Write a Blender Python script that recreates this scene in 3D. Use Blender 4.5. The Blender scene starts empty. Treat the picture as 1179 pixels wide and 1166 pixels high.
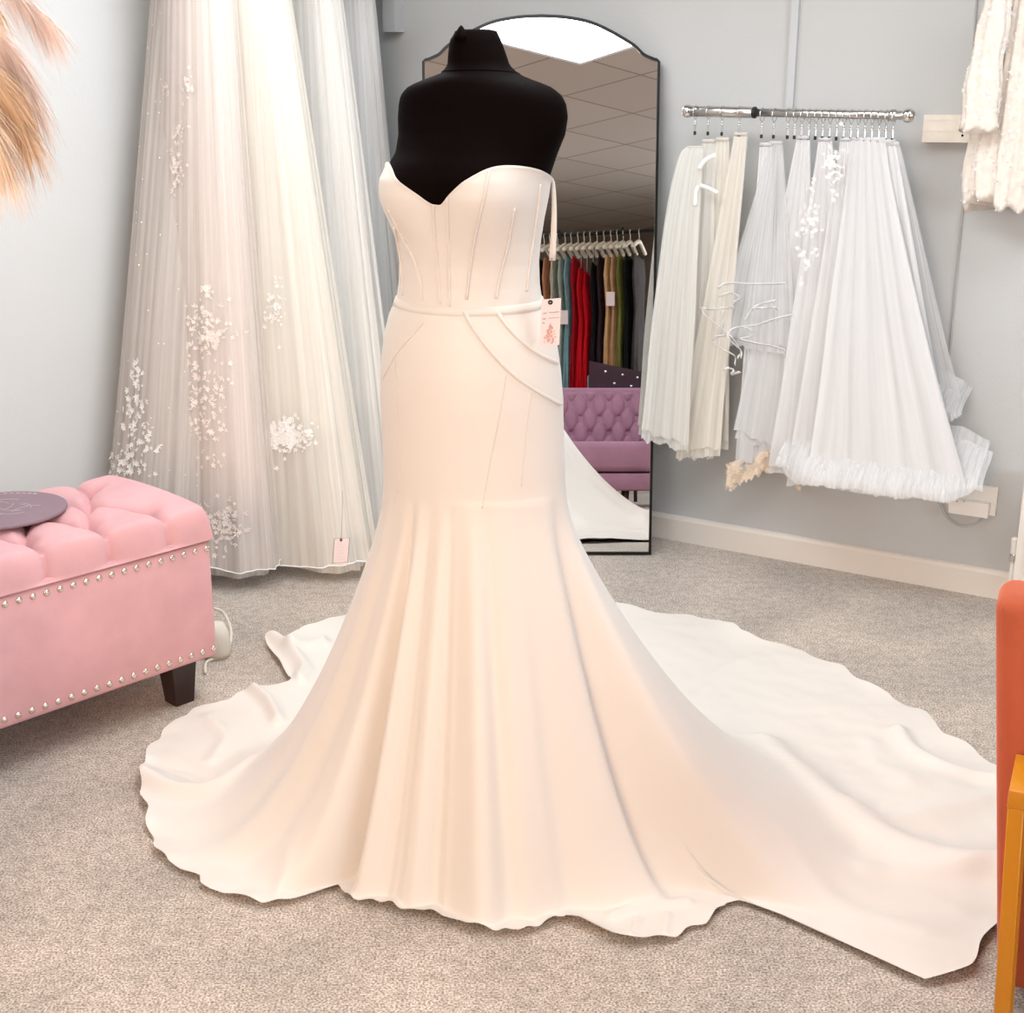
import bpy, bmesh, math, random
from math import sin, cos, pi, radians as R, sqrt, exp, atan2, hypot
from mathutils import Vector as V, Matrix, noise
from mathutils.bvhtree import BVHTree

sc = bpy.context.scene
COL = sc.collection
rnd = random.Random(7)

# ------------------------------------------------------------------ camera
F, TH, H, CX, CY = 1500.0, R(16.8), 1.5, 589.5, 583.0
CAM = V((0, 0, H))
cd = bpy.data.cameras.new('camera')
cam = bpy.data.objects.new('camera', cd)
COL.objects.link(cam)
cam.location = CAM
cam.rotation_euler = (pi / 2 - TH, 0, 0)
cd.sensor_fit = 'HORIZONTAL'
cd.sensor_width = 36
cd.lens = F / 1179 * 36
cd.clip_start = 0.02
sc.camera = cam


def ray(px, py):
    u, v = (px - CX) / F, (py - CY) / F
    return V((u, cos(TH) - v * sin(TH), -sin(TH) - v * cos(TH)))


def gz(px, py, z=0.0):                       # point of the horizontal plane z
    d = ray(px, py)
    return CAM + d * ((z - H) / d.z)


def gy(px, py, y):                           # point of the vertical plane y
    d = ray(px, py)
    return CAM + d * (y / d.y)


def gp(px, py, p, n):                        # point of any plane
    d = ray(px, py)
    return CAM + d * ((p - CAM).dot(n) / d.dot(n))


# room axes
P0 = gz(757, 617)
EW = (gz(1165, 691) - P0).normalized()       # along the right-hand wall
NW = V((EW.y, -EW.x, 0))                     # into the room
if NW.y > 0:
    NW = -NW
CORNER = P0 - EW * 1.45
EL = NW.copy()                               # along the left-hand wall, towards the camera
NL = EW.copy()
CEIL = 2.45


def onwall(px, py, off):
    return gp(px, py, P0 + NW * off, NW)


# mirror plane
LEAN = R(7)
M0 = V((gz(622, 639).x, gz(622, 639).y, 0))
MYAW = R(0)
MN = V((sin(MYAW) * cos(LEAN), -cos(MYAW) * cos(LEAN), sin(LEAN)))


def refl(px, py, Y):
    d = ray(px, py)
    h = CAM + d * ((M0 - CAM).dot(MN) / d.dot(MN))
    r = d - 2 * d.dot(MN) * MN
    return h + r * ((Y - h.y) / r.y)


# ------------------------------------------------------------------ materials
def lin(c):
    return tuple((x / 12.92 if x <= .04045 else ((x + .055) / 1.055) ** 2.4) for x in c)


def rgb(r, g, b):
    return lin((r / 255, g / 255, b / 255)) + (1,)


def mat(name, col, rough=.6, metal=0, sheen=0, sheen_rough=.4, noise_scale=None, noise_amt=.1, bump=None, bump_d=.002, spec=.5, coat=0, sheen_tint=None):
    m = bpy.data.materials.new(name)
    m.use_nodes = True
    nt = m.node_tree
    b = nt.nodes['Principled BSDF']
    b.inputs['Base Color'].default_value = col
    b.inputs['Roughness'].default_value = rough
    b.inputs['Metallic'].default_value = metal
    b.inputs['Specular IOR Level'].default_value = spec
    if sheen:
        b.inputs['Sheen Weight'].default_value = sheen
        b.inputs['Sheen Roughness'].default_value = sheen_rough
        if sheen_tint:
            b.inputs['Sheen Tint'].default_value = sheen_tint
    if coat:
        b.inputs['Coat Weight'].default_value = coat
    tc = None
    if noise_scale or bump:
        tc = nt.nodes.new('ShaderNodeTexCoord')
    if noise_scale:
        n = nt.nodes.new('ShaderNodeTexNoise')
        n.inputs['Scale'].default_value = noise_scale
        n.inputs['Detail'].default_value = 5
        nt.links.new(tc.outputs['Object'], n.inputs['Vector'])
        r = nt.nodes.new('ShaderNodeValToRGB')
        r.color_ramp.elements[0].position = .3
        r.color_ramp.elements[1].position = .7
        k = 1 - noise_amt
        r.color_ramp.elements[0].color = (col[0] * k, col[1] * k, col[2] * k, 1)
        k = 1 + noise_amt
        r.color_ramp.elements[1].color = (min(1, col[0] * k), min(1, col[1] * k), min(1, col[2] * k), 1)
        nt.links.new(n.outputs['Fac'], r.inputs['Fac'])
        nt.links.new(r.outputs['Color'], b.inputs['Base Color'])
    if bump:
        n = nt.nodes.new('ShaderNodeTexNoise')
        n.inputs['Scale'].default_value = bump
        n.inputs['Detail'].default_value = 3
        nt.links.new(tc.outputs['Object'], n.inputs['Vector'])
        bp = nt.nodes.new('ShaderNodeBump')
        bp.inputs['Distance'].default_value = bump_d
        bp.inputs['Strength'].default_value = 1
        nt.links.new(n.outputs['Fac'], bp.inputs['Height'])
        nt.links.new(bp.outputs['Normal'], b.inputs['Normal'])
    return m


def tulle(name, col, lo, hi, streak=60, glow=.25):
    """sheer net: part clear, part scattering cloth, in fine vertical streaks"""
    m = bpy.data.materials.new(name)
    m.use_nodes = True
    nt = m.node_tree
    N, L = nt.nodes, nt.links
    N.clear()
    out = N.new('ShaderNodeOutputMaterial')
    mix = N.new('ShaderNodeMixShader')
    tr = N.new('ShaderNodeBsdfTransparent')
    ds = N.new('ShaderNodeMixShader')
    ds.inputs[0].default_value = glow
    d = N.new('ShaderNodeBsdfDiffuse')
    t = N.new('ShaderNodeBsdfTranslucent')
    d.inputs['Color'].default_value = col
    t.inputs['Color'].default_value = col
    L.new(d.outputs[0], ds.inputs[1])
    L.new(t.outputs[0], ds.inputs[2])
    uv = N.new('ShaderNodeUVMap')
    mp = N.new('ShaderNodeMapping')
    mp.inputs['Scale'].default_value = (streak, 1.6, 1)
    no = N.new('ShaderNodeTexNoise')
    no.inputs['Scale'].default_value = 1
    no.inputs['Detail'].default_value = 4
    mr = N.new('ShaderNodeMapRange')
    mr.inputs['From Min'].default_value = .3
    mr.inputs['From Max'].default_value = .7
    mr.inputs['To Min'].default_value = lo
    mr.inputs['To Max'].default_value = hi
    L.new(uv.outputs[0], mp.inputs[0])
    L.new(mp.outputs[0], no.inputs['Vector'])
    L.new(no.outputs['Fac'], mr.inputs['Value'])
    L.new(mr.outputs[0], mix.inputs[0])
    L.new(tr.outputs[0], mix.inputs[1])
    L.new(ds.outputs[0], mix.inputs[2])
    L.new(mix.outputs[0], out.inputs['Surface'])
    return m


def emit(name, col, s):
    m = bpy.data.materials.new(name)
    m.use_nodes = True
    nt = m.node_tree
    nt.nodes.clear()
    o = nt.nodes.new('ShaderNodeOutputMaterial')
    e = nt.nodes.new('ShaderNodeEmission')
    e.inputs[0].default_value = col
    e.inputs[1].default_value = s
    nt.links.new(e.outputs[0], o.inputs[0])
    return m


M = {}
M['crepe'] = mat('ivory_crepe', rgb(219, 213, 206), rough=.5, sheen=.15, spec=.35, bump=900, bump_d=.0002)
M['form'] = mat('black_jersey', (.0035, .0018, .0014, 1), rough=.65, sheen=.0, spec=.02, bump=700, bump_d=.0004)
M['form_metal'] = mat('dark_steel', (.02, .02, .02, 1), rough=.4, metal=1)
M['pink'] = mat('pink_velvet', rgb(213, 165, 169), rough=.8, sheen=.4, sheen_rough=.35, noise_scale=9, noise_amt=.07, bump=600, bump_d=.0004, spec=.2, sheen_tint=rgb(255, 215, 220))
M['nail'] = mat('brushed_nickel', rgb(222, 212, 200), rough=.25, metal=1)
M['darkwood'] = mat('espresso_wood', rgb(48, 30, 27), rough=.4, noise_scale=12, noise_amt=.2)
M['mauve'] = mat('mauve_card', rgb(136, 112, 122), rough=.55, noise_scale=14, noise_amt=.05)
M['ink'] = mat('pale_ink', rgb(200, 185, 190), rough=.6)
M['blackmetal'] = mat('black_metal', (.012, .012, .012, 1), rough=.35, metal=.6)
M['glass'] = mat('silvered_glass', (.93, .94, .94, 1), rough=.0, metal=1)
M['chrome'] = mat('chrome', (.75, .74, .72, 1), rough=.15, metal=1)
M['steel'] = mat('brushed_steel', (.62, .61, .59, 1), rough=.28, metal=1)
M['clipdark'] = mat('black_clip_tip', (.01, .01, .01, 1), rough=.5)
M['wallL'] = mat('white_wall_paint', rgb(211, 213, 213), rough=.75, noise_scale=2.2, noise_amt=.015, bump=90, bump_d=.0006, spec=.25)
M['wallR'] = mat('grey_wall_paint', rgb(192, 194, 194), rough=.75, noise_scale=2.5, noise_amt=.02, bump=90, bump_d=.0006, spec=.25)
M['skirting'] = mat('white_gloss_paint', rgb(226, 219, 210), rough=.4)
M['plastic'] = mat('white_plastic', rgb(228, 224, 218), rough=.4)
M['greyplastic'] = mat('painted_trunking', rgb(190, 194, 196), rough=.55)
M['pine'] = mat('pale_pine', rgb(226, 218, 206), rough=.6, noise_scale=30, noise_amt=.05)
M['dark'] = mat('dark_hole', (.01, .008, .008, 1), rough=.9)
M['cable'] = mat('grey_cable', rgb(170, 168, 166), rough=.5)
M['cord'] = mat('cream_cord', rgb(222, 214, 200), rough=.5)
M['rust'] = mat('rust_velvet', rgb(186, 92, 62), rough=.75, sheen=.7, sheen_rough=.3, noise_scale=12, noise_amt=.09, bump=600, bump_d=.0005, spec=.2, sheen_tint=rgb(255, 170, 150))
M['gold'] = mat('mustard_metal', rgb(206, 134, 22), rough=.38, noise_scale=30, noise_amt=.03)
M['tag'] = mat('blush_card', rgb(232, 214, 212), rough=.7)
M['tagpink'] = mat('pink_print', rgb(222, 170, 160), rough=.7)
M['tagink'] = mat('grey_ink', rgb(120, 105, 118), rough=.7)
M['string'] = mat('tan_string', rgb(150, 120, 95), rough=.8)
M['purple'] = mat('purple_velvet', rgb(166, 126, 148), rough=.75, sheen=.6, sheen_rough=.35, noise_scale=9, noise_amt=.08, spec=.2, sheen_tint=rgb(240, 190, 225))
M['plum'] = mat('dark_plum_velvet', rgb(52, 26, 40), rough=.7, sheen=.3)
M['crystal'] = mat('crystal_button', (.9, .9, .9, 1), rough=.1, metal=.8)
M['hanger'] = mat('cream_hanger', rgb(226, 216, 196), rough=.5)
M['vase'] = mat('stoneware', rgb(190, 178, 165), rough=.6, noise_scale=20, noise_amt=.08)
M['pampas'] = mat('pampas_tan', rgb(236, 206, 178), rough=.9, noise_scale=30, noise_amt=.2)
M['pampas2'] = mat('pampas_blush', rgb(236, 208, 192), rough=.9, noise_scale=30, noise_amt=.12)
M['pampas3'] = mat('pampas_brown', rgb(222, 184, 146), rough=.9, noise_scale=30, noise_amt=.2)
M['lace'] = mat('white_lace', rgb(236, 233, 230), rough=.8, spec=.2)
M['laceblush'] = mat('blush_lace', rgb(238, 226, 217), rough=.8, spec=.2)
M['lacecream'] = mat('cream_lace', rgb(232, 216, 196), rough=.8, noise_scale=60, noise_amt=.08)
M['ribbon'] = mat('white_satin_ribbon', rgb(244, 244, 244), rough=.35)
M['pearl'] = mat('pearl_bead', rgb(245, 240, 235), rough=.2, spec=.8)
M['panel'] = emit('lit_panel', (.95, .98, 1, 1), 11.5)
M['pane'] = emit('daylight_pane', (.86, .93, 1, 1), 6.0)
M['taupewall'] = mat('taupe_wall_paint', rgb(140, 126, 114), rough=.8, spec=.2)
M['tin'] = mat('white_tin', rgb(225, 226, 226), rough=.5)

# carpet
m = bpy.data.materials.new('grey_beige_carpet')
m.use_nodes = True
nt = m.node_tree
b = nt.nodes['Principled BSDF']
b.inputs['Roughness'].default_value = .95
b.inputs['Specular IOR Level'].default_value = .1
b.inputs['Sheen Weight'].default_value = .2
tc = nt.nodes.new('ShaderNodeTexCoord')
n1 = nt.nodes.new('ShaderNodeTexNoise'); n1.inputs['Scale'].default_value = 230; n1.inputs['Detail'].default_value = 6
n2 = nt.nodes.new('ShaderNodeTexNoise'); n2.inputs['Scale'].default_value = 3.5; n2.inputs['Detail'].default_value = 6
n3 = nt.nodes.new('ShaderNodeTexNoise'); n3.inputs['Scale'].default_value = 38; n3.inputs['Detail'].default_value = 4
for n in (n1, n2, n3):
    nt.links.new(tc.outputs['Object'], n.inputs['Vector'])
r1 = nt.nodes.new('ShaderNodeValToRGB')
e = r1.color_ramp.elements
e[0].position = .34; e[0].color = rgb(128, 117, 107)
e[1].position = .64; e[1].color = rgb(228, 216, 204)
r2 = nt.nodes.new('ShaderNodeValToRGB')
e = r2.color_ramp.elements
e[0].position = .35; e[0].color = (.82, .82, .82, 1)
e[1].position = .65; e[1].color = (1.06, 1.05, 1.04, 1)
r3 = nt.nodes.new('ShaderNodeValToRGB')
e = r3.color_ramp.elements
e[0].position = .35; e[0].color = (.82, .81, .8, 1)
e[1].position = .6; e[1].color = (1.04, 1.04, 1.04, 1)
mx = nt.nodes.new('ShaderNodeMixRGB'); mx.blend_type = 'MULTIPLY'; mx.inputs[0].default_value = 1
mx2 = nt.nodes.new('ShaderNodeMixRGB'); mx2.blend_type = 'MULTIPLY'; mx2.inputs[0].default_value = 1
nt.links.new(n1.outputs['Fac'], r1.inputs[0]); nt.links.new(n2.outputs['Fac'], r2.inputs[0]); nt.links.new(n3.outputs['Fac'], r3.inputs[0])
nt.links.new(r1.outputs[0], mx.inputs[1]); nt.links.new(r2.outputs[0], mx.inputs[2])
nt.links.new(mx.outputs[0], mx2.inputs[1]); nt.links.new(r3.outputs[0], mx2.inputs[2])
nt.links.new(mx2.outputs[0], b.inputs['Base Color'])
bp = nt.nodes.new('ShaderNodeBump'); bp.inputs['Distance'].default_value = .004; bp.inputs['Strength'].default_value = .7
nt.links.new(n1.outputs['Fac'], bp.inputs['Height'])
nt.links.new(bp.outputs[0], b.inputs['Normal'])
M['carpet'] = m

# suspended ceiling: brick texture as 0.6 m tiles with thin grid lines
m = bpy.data.materials.new('ceiling_tile')
m.use_nodes = True
nt = m.node_tree
b = nt.nodes['Principled BSDF']
b.inputs['Roughness'].default_value = .9
b.inputs['Specular IOR Level'].default_value = .1
tc = nt.nodes.new('ShaderNodeTexCoord')
br = nt.nodes.new('ShaderNodeTexBrick')
br.offset = 0
br.inputs['Scale'].default_value = 1
br.inputs['Brick Width'].default_value = .6
br.inputs['Row Height'].default_value = .6
br.inputs['Mortar Size'].default_value = .008
br.inputs['Color1'].default_value = rgb(186, 174, 163)
br.inputs['Color2'].default_value = rgb(178, 166, 155)
br.inputs['Mortar'].default_value = rgb(140, 128, 118)
mpg = nt.nodes.new('ShaderNodeMapping')
mpg.inputs['Rotation'].default_value = (0, 0, R(11))
nt.links.new(tc.outputs['Object'], mpg.inputs[0])
nt.links.new(mpg.outputs[0], br.inputs['Vector'])
nt.links.new(br.outputs['Color'], b.inputs['Base Color'])
M['ceiling'] = m

# ------------------------------------------------------------------ building helpers
ORG = {}


def tag(o, label=None, cat=None, group=None, kind=None):
    for k, v in (('label', label), ('category', cat), ('group', group), ('kind', kind)):
        if v:
            o[k] = v
    return o


def thing(name, loc, label, cat, group=None, rz=0.0):
    o = bpy.data.objects.new(name, None)
    o.empty_display_size = .1
    COL.objects.link(o)
    o.location = loc
    o.rotation_euler = (0, 0, rz)
    ORG[o.name] = V(loc)
    return tag(o, label, cat, group)


class MB:
    """collects vertices and faces of ONE mesh object"""

    def __init__(s):
        s.v, s.f, s.uv = [], [], {}

    def add(s, vs, fs):
        k = len(s.v)
        s.v += [V(p) for p in vs]
        s.f += [tuple(i + k for i in f) for f in fs]
        return s

    def grid(s, nu, nv, fn, close_u=False, cap=False):
        """fn(u, v) with u, v in 0..1; keeps u, v as texture coordinates"""
        k = len(s.v)
        cols = nu if close_u else nu + 1
        for j in range(nv + 1):
            for i in range(cols):
                s.v.append(V(fn(i / nu, j / nv)))
        for j in range(nv):
            for i in range(nu):
                a = k + j * cols + i
                b_ = k + j * cols + (i + 1) % cols
                s.f.append((a, b_, b_ + cols, a + cols))
                s.uv[len(s.f) - 1] = ((i / nu, j / nv), ((i + 1) / nu, j / nv), ((i + 1) / nu, (j + 1) / nv), (i / nu, (j + 1) / nv))
        if cap and close_u:
            s.f.append(tuple(k + i for i in range(cols))[::-1])
            s.f.append(tuple(k + nv * cols + i for i in range(cols)))
        return s

    def tube(s, pts, r, n=8, closed=False):
        pts = [V(p) for p in pts]
        m_ = len(pts)
        k = len(s.v)
        up = None
        for i, p in enumerate(pts):
            if closed:
                t = pts[(i + 1) % m_] - pts[i - 1]
            else:
                t = pts[min(i + 1, m_ - 1)] - pts[max(i - 1, 0)]
            t.normalize()
            if up is None:
                up = V((0, 0, 1)) if abs(t.z) < .9 else V((1, 0, 0))
            a = (up - t * up.dot(t))
            if a.length < 1e-5:
                a = V((1, 0, 0)).cross(t)
            a.normalize()
            up = a
            b_ = t.cross(a)
            rr = r[i] if isinstance(r, (list, tuple)) else r
            for q in range(n):
                an = 2 * pi * q / n
                s.v.append(p + a * (rr * cos(an)) + b_ * (rr * sin(an)))
        for i in range(m_ if closed else m_ - 1):
            for q in range(n):
                a0 = k + i * n
                a1 = k + ((i + 1) % m_) * n
                s.f.append((a0 + q, a0 + (q + 1) % n, a1 + (q + 1) % n, a1 + q))
        if not closed:
            s.f.append(tuple(k + q for q in range(n))[::-1])
            s.f.append(tuple(k + (m_ - 1) * n + q for q in range(n)))
        return s

    def ball(s, c, r, n=10, m_=7, sx=1, sy=1, sz=1):
        c = V(c)
        return s.grid(n, m_, lambda u, v: c + V((r * sx * cos(2 * pi * u) * sin(pi * (.001 + .998 * v)), r * sy * sin(2 * pi * u) * sin(pi * (.001 + .998 * v)), -r * sz * cos(pi * v))), True)

    def lathe(s, prof, c=(0, 0, 0), n=24):
        c = V(c)
        mm = len(prof) - 1

        def fn(u, v):
            r, z = prof[min(mm, int(round(v * mm)))]
            return c + V((r * cos(2 * pi * u), r * sin(2 * pi * u), z))
        return s.grid(n, mm, fn, True, True)

    def box(s, lo, hi, bev=0.0, seg=2):
        bm = bmesh.new()
        lo, hi = V(lo), V(hi)
        bmesh.ops.create_cube(bm, size=1, matrix=Matrix.Translation((lo + hi) / 2) @ Matrix.Diagonal((*(hi - lo), 1)))
        if bev:
            bmesh.ops.bevel(bm, geom=list(bm.edges), offset=bev, segments=seg, profile=.5, affect='EDGES')
        bm.verts.ensure_lookup_table()
        s.add([v.co.copy() for v in bm.verts], [tuple(v.index for v in f.verts) for f in bm.faces])
        bm.free()
        return s

    def xf(s, mtx):
        s.v = [mtx @ p for p in s.v]
        return s

    def build(s, name, material, parent=None, smooth=True, world=False):
        me = bpy.data.meshes.new(name)
        vs = s.v
        if parent is not None and world:
            p = parent
            while p.parent is not None:
                p = p.parent
            o_ = ORG[p.name]
            vs = [v - o_ for v in vs]
        me.from_pydata([tuple(v) for v in vs], [], s.f)
        if s.uv:
            ul = me.uv_layers.new(name='UVMap')
            for fi, c4 in s.uv.items():
                for li, c in zip(me.polygons[fi].loop_indices, c4):
                    ul.data[li].uv = c
        me.materials.append(material)
        if smooth:
            me.polygons.foreach_set('use_smooth', [True] * len(me.polygons))
            if smooth == 'auto':
                me.set_sharp_from_angle(angle=R(40))
        me.validate()
        o = bpy.data.objects.new(name, me)
        COL.objects.link(o)
        if parent is not None:
            o.parent = parent
        return o

    def bvh(s):
        return BVHTree.FromPolygons([tuple(v) for v in s.v], s.f)


def snap(bvh, px, py, lift=0.0):
    h = bvh.ray_cast(CAM, ray(px, py).normalized())
    if h[0] is None:
        return None, None
    n = h[1]
    if n.dot(ray(px, py)) > 0:
        n = -n
    return h[0] + n * lift, n


def resample(pts, n):
    """smooth curve (Catmull-Rom) through points"""
    pts = [V(p) for p in pts]
    out = []
    m_ = len(pts) - 1
    for i in range(n + 1):
        t = i / n * m_
        k = min(int(t), m_ - 1)
        f = t - k
        p1, p2 = pts[k], pts[k + 1]
        p0 = pts[k - 1] if k > 0 else p1 * 2 - p2
        p3 = pts[k + 2] if k + 2 <= m_ else p2 * 2 - p1
        out.append(.5 * ((2 * p1) + (p2 - p0) * f + (2 * p0 - 5 * p1 + 4 * p2 - p3) * f * f + (3 * p1 - p0 - 3 * p2 + p3) * f ** 3))
    return out


def lerp_table(tab, x):
    if x <= tab[0][0]:
        return tab[0][1:]
    for a, b_ in zip(tab, tab[1:]):
        if x <= b_[0]:
            f = (x - a[0]) / (b_[0] - a[0])
            return tuple(p + (q - p) * f for p, q in zip(a[1:], b_[1:]))
    return tab[-1][1:]


def smooth_table(tab, x):
    """same, with smoothstep easing"""
    if x <= tab[0][0]:
        return tab[0][1:]
    for a, b_ in zip(tab, tab[1:]):
        if x <= b_[0]:
            f = (x - a[0]) / (b_[0] - a[0])
            f = f * f * (3 - 2 * f)
            return tuple(p + (q - p) * f for p, q in zip(a[1:], b_[1:]))
    return tab[-1][1:]


def nz(x, y, z=0.0):
    return noise.noise(V((x, y, z)))


def struct(name, mb, material, smooth=False):
    return tag(mb.build(name, material, None, smooth), kind='structure')


# ------------------------------------------------------------------ the room
def wallpoint(a, bq, z):                     # a along the right wall from the corner, bq along the left wall
    return CORNER + EW * a + EL * bq + V((0, 0, z))


AW, BW = 6.4, 7.2
ang = atan2(EW.y, EW.x)


def slab(a0, b0, a1, b1, z0, z1):
    mb = MB()
    vs = [wallpoint(a, b_, z) for z in (z0, z1) for a, b_ in ((a0, b0), (a1, b0), (a1, b1), (a0, b1))]
    return mb.add(vs, [(0, 3, 2, 1), (4, 5, 6, 7), (0, 1, 5, 4), (1, 2, 6, 5), (2, 3, 7, 6), (3, 0, 4, 7)])


struct('floor', slab(-.1, -.1, AW + .1, BW + .1, -.1, 0), M['carpet'])
ce = struct('ceiling', MB().box((-.1, -BW - .1, 0), (AW + .1, .1, .1)), M['ceiling'])
ce.location = CORNER + V((0, 0, CEIL))
ce.rotation_euler = (0, 0, ang)
struct('wall_right', slab(-.1, -.1, AW + .1, 0, 0, CEIL), M['wallR'])
struct('wall_left', slab(-.1, 0, 0, BW, 0, CEIL), M['wallL'])
# far end wall and the wall on the daylight side, with a shop window in it
struct('wall_rear', slab(0, BW, AW, BW + .1, 0, CEIL), M['taupewall'])
wb = MB()
W0, W1, WZ0, WZ1 = 1.2, 4.2, .75, 2.25
for q in (slab(AW, 0, AW + .1, W0, 0, CEIL), slab(AW, W1, AW + .1, BW, 0, CEIL), slab(AW, W0, AW + .1, W1, 0, WZ0), slab(AW, W0, AW + .1, W1, WZ1, CEIL)):
    wb.add(q.v, q.f)
struct('wall_side', wb, M['taupewall'])
wn = thing('window_1', wallpoint(AW, (W0 + W1) / 2, WZ0), 'white framed shop window', 'window')
del wn['label'], wn['category']
wn['kind'] = 'structure'
q = slab(AW + .06, W0, AW + .09, W1, WZ0, WZ1)
MB().add(q.v, q.f).build('pane', M['pane'], wn, False, True)
fr = MB()
for b_ in (W0, W0 + (W1 - W0) / 3, W0 + 2 * (W1 - W0) / 3, W1 - .06):
    q = slab(AW - .01, b_, AW + .05, b_ + .06, WZ0, WZ1)
    fr.add(q.v, q.f)
for z in (WZ0, WZ1 - .06):
    q = slab(AW - .01, W0, AW + .05, W1, z, z + .06)
    fr.add(q.v, q.f)
fr.build('frame', M['skirting'], wn, False, True)

# skirting boards
bh = .094


def skirting(name, fn, length):
    mb = MB()
    prof = [(0, 0), (.017, 0), (.017, bh - .014), (.012, bh - .004), (.004, bh), (0, bh)]
    n = len(prof)
    for t in (0, length):
        for d_, z in prof:
            mb.v.append(fn(t, d_, z))
    for i in range(n):
        mb.f.append((i, (i + 1) % n, n + (i + 1) % n, n + i))
    mb.f += [tuple(range(n))[::-1], tuple(range(n, 2 * n))]
    return struct(name, mb, M['skirting'])


skirting('baseboard_right', lambda t, d_, z: wallpoint(t, d_, z), AW)
skirting('baseboard_left', lambda t, d_, z: wallpoint(d_, t, z), BW)

# painted trunking down the right wall and the boxing-in near the corner
tp = onwall(914, 60, 0)
ta = (tp - CORNER).dot(EW)
struct('trim_1', slab(ta - .012, 0, ta + .012, .014, 1.5, CEIL), M['greyplastic'])
a0, a1 = onwall(441, 37, 0), onwall(463, 48, 0)
p = onwall(441, 37, .06)
aa = (p - CORNER).dot(EW)
struct('trim_2', slab(aa, 0, aa + .055, .06, p.z, CEIL), M['greyplastic'])
# thin seam cover on the right wall
pt = onwall(1110, 225, 0)
pc = MB()
pc.tube([onwall(1127, -40, .004), onwall(1122, 40, .004), onwall(1117, 130, .004), onwall(1110, 225, .004), onwall(1101, 320, .004), onwall(1093, 410, .004), onwall(1088, 480, .004)], .0035, 6)
tag(pc.build('wall_cable', M['cable']), 'thin grey cable running down the grey wall below the wooden block', 'cable')

# ------------------------------------------------------------------ dress form and wedding dress
AX = gz(545, 960)
AXY = AX.y
PSI = R(22)
FV = V((-sin(PSI), -cos(PSI), 0))
SV = V((cos(PSI), -sin(PSI), 0))


def zpx(y):
    return gy(545, y, AXY).z


# silhouette rows: pixel row, left, right, depth / width
SIL = [(37, 531, 564, .9), (40, 522, 574, .95), (46, 518, 577, .95), (60, 516, 582, .98), (75, 515, 587, 1.0), (84, 508, 596, .95), (90, 491, 607, .8), (95, 477, 621, .68), (101, 466, 635, .6),
       (110, 459, 646, .58), (120, 457, 651, .58), (135, 456, 653, .6), (155, 457, 650, .66), (175, 455, 642, .74), (190, 448, 637, .8),
       (205, 444, 632, .84), (225, 446, 629, .84), (250, 453, 624, .82), (275, 459, 620, .8), (300, 462, 618, .78), (325, 461, 619, .76), (345, 458, 622, .76),
       (362, 450, 629, .76), (385, 444, 637, .76), (420, 440, 642, .76), (455, 439, 645, .75), (500, 442, 645, .73), (545, 445, 645, .72), (585, 446, 648, .72), (620, 446, 648, .72), (700, 446, 648, .72), (760, 446, 648, .72)]
ROWS = []
for y, xl, xr, dr in SIL:
    l, r_ = gy(xl, y, AXY), gy(xr, y, AXY)
    w = (r_.x - l.x) / 2
    a = w / sqrt(cos(PSI) ** 2 + dr * dr * sin(PSI) ** 2)
    ROWS.append((-l.z, (l.x + r_.x) / 2 - AX.x, a, a * dr))
ZBUST = zpx(228)


def trow(z):
    return lerp_table(ROWS, -z)


def tr_radius(phi, z, bust=True):
    """distance from the shifted axis to the torso surface in world azimuth phi"""
    cx, a, b_ = trow(z)
    d = V((cos(phi), sin(phi), 0))
    ds, df = d.dot(SV), d.dot(FV)
    r = 1 / sqrt((ds / a) ** 2 + (df / b_) ** 2)
    if bust and df > 0:
        th = atan2(ds, df)
        g = exp(-((z - ZBUST) / .075) ** 2)
        r += .030 * g * (exp(-((th - R(36)) / R(27)) ** 2) + exp(-((th + R(36)) / R(27)) ** 2)) - .006 * g * exp(-(th / R(14)) ** 2)
    return r, cx


def tpoint(phi, z, off=0.0, bust=True):
    r, cx = tr_radius(phi, z, bust)
    return V((AX.x + cx + (r + off) * cos(phi), AXY + (r + off) * sin(phi), z))


FAZ = atan2(FV.y, FV.x)                      # world azimuth of the front

form = thing('dress_form', (AX.x, AXY, 0), 'black headless dress form wearing the ivory wedding gown', 'mannequin')
ztop, zlow = zpx(40), .70


def form_fn(u, v):
    z = ztop + (zlow - ztop) * (v ** 1.15)
    return tpoint(FAZ + 2 * pi * u, z)


tb = MB().grid(96, 130, form_fn, True)
# dished neck cap
k0 = 0
cxx, a_, b__ = trow(ztop)
capc = V((AX.x + cxx, AXY, ztop))
n_ = 96
rings = []
for rr, dz in ((.93, .006), (.8, .008), (.68, .002), (.45, -.006), (.2, -.007)):
    ring = []
    for i in range(n_):
        p = tb.v[i]
        ring.append(len(tb.v))
        th = 2 * pi * i / n_
        tb.v.append(capc + (V((p.x, p.y, ztop)) - capc) * rr + V((0, 0, dz)))
    rings.append(ring)
prev = list(range(n_))
for ring in rings:
    for i in range(n_):
        tb.f.append((prev[(i + 1) % n_], prev[i], ring[i], ring[(i + 1) % n_]))
    prev = ring
tb.f.append(tuple(prev)[::-1])
tb.f.append(tuple(130 * 96 + i for i in range(96)))
tb.build('torso', M['form'], form, True, True)
pts = [tpoint(FAZ + 2 * pi * i / 60, zpx(84) + .004 * cos(2 * pi * i / 60), .0004) for i in range(60)]
MB().tube(pts, .0012, 6, True).build('neck_seam', M['form'], form, True, True)
kb = MB()
kp = gy(531, 42, AXY - .03)
kb.lathe([(.015, -.006), (.013, .002), (.008, .01), (.003, .017), (.0005, .019)], kp, 16)
kb.build('neck_knob', M['form'], form, True, True)
MB().tube([(0, 0, .02), (0, 0, .72)], .017, 16).build('pole', M['form_metal'], form)
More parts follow.
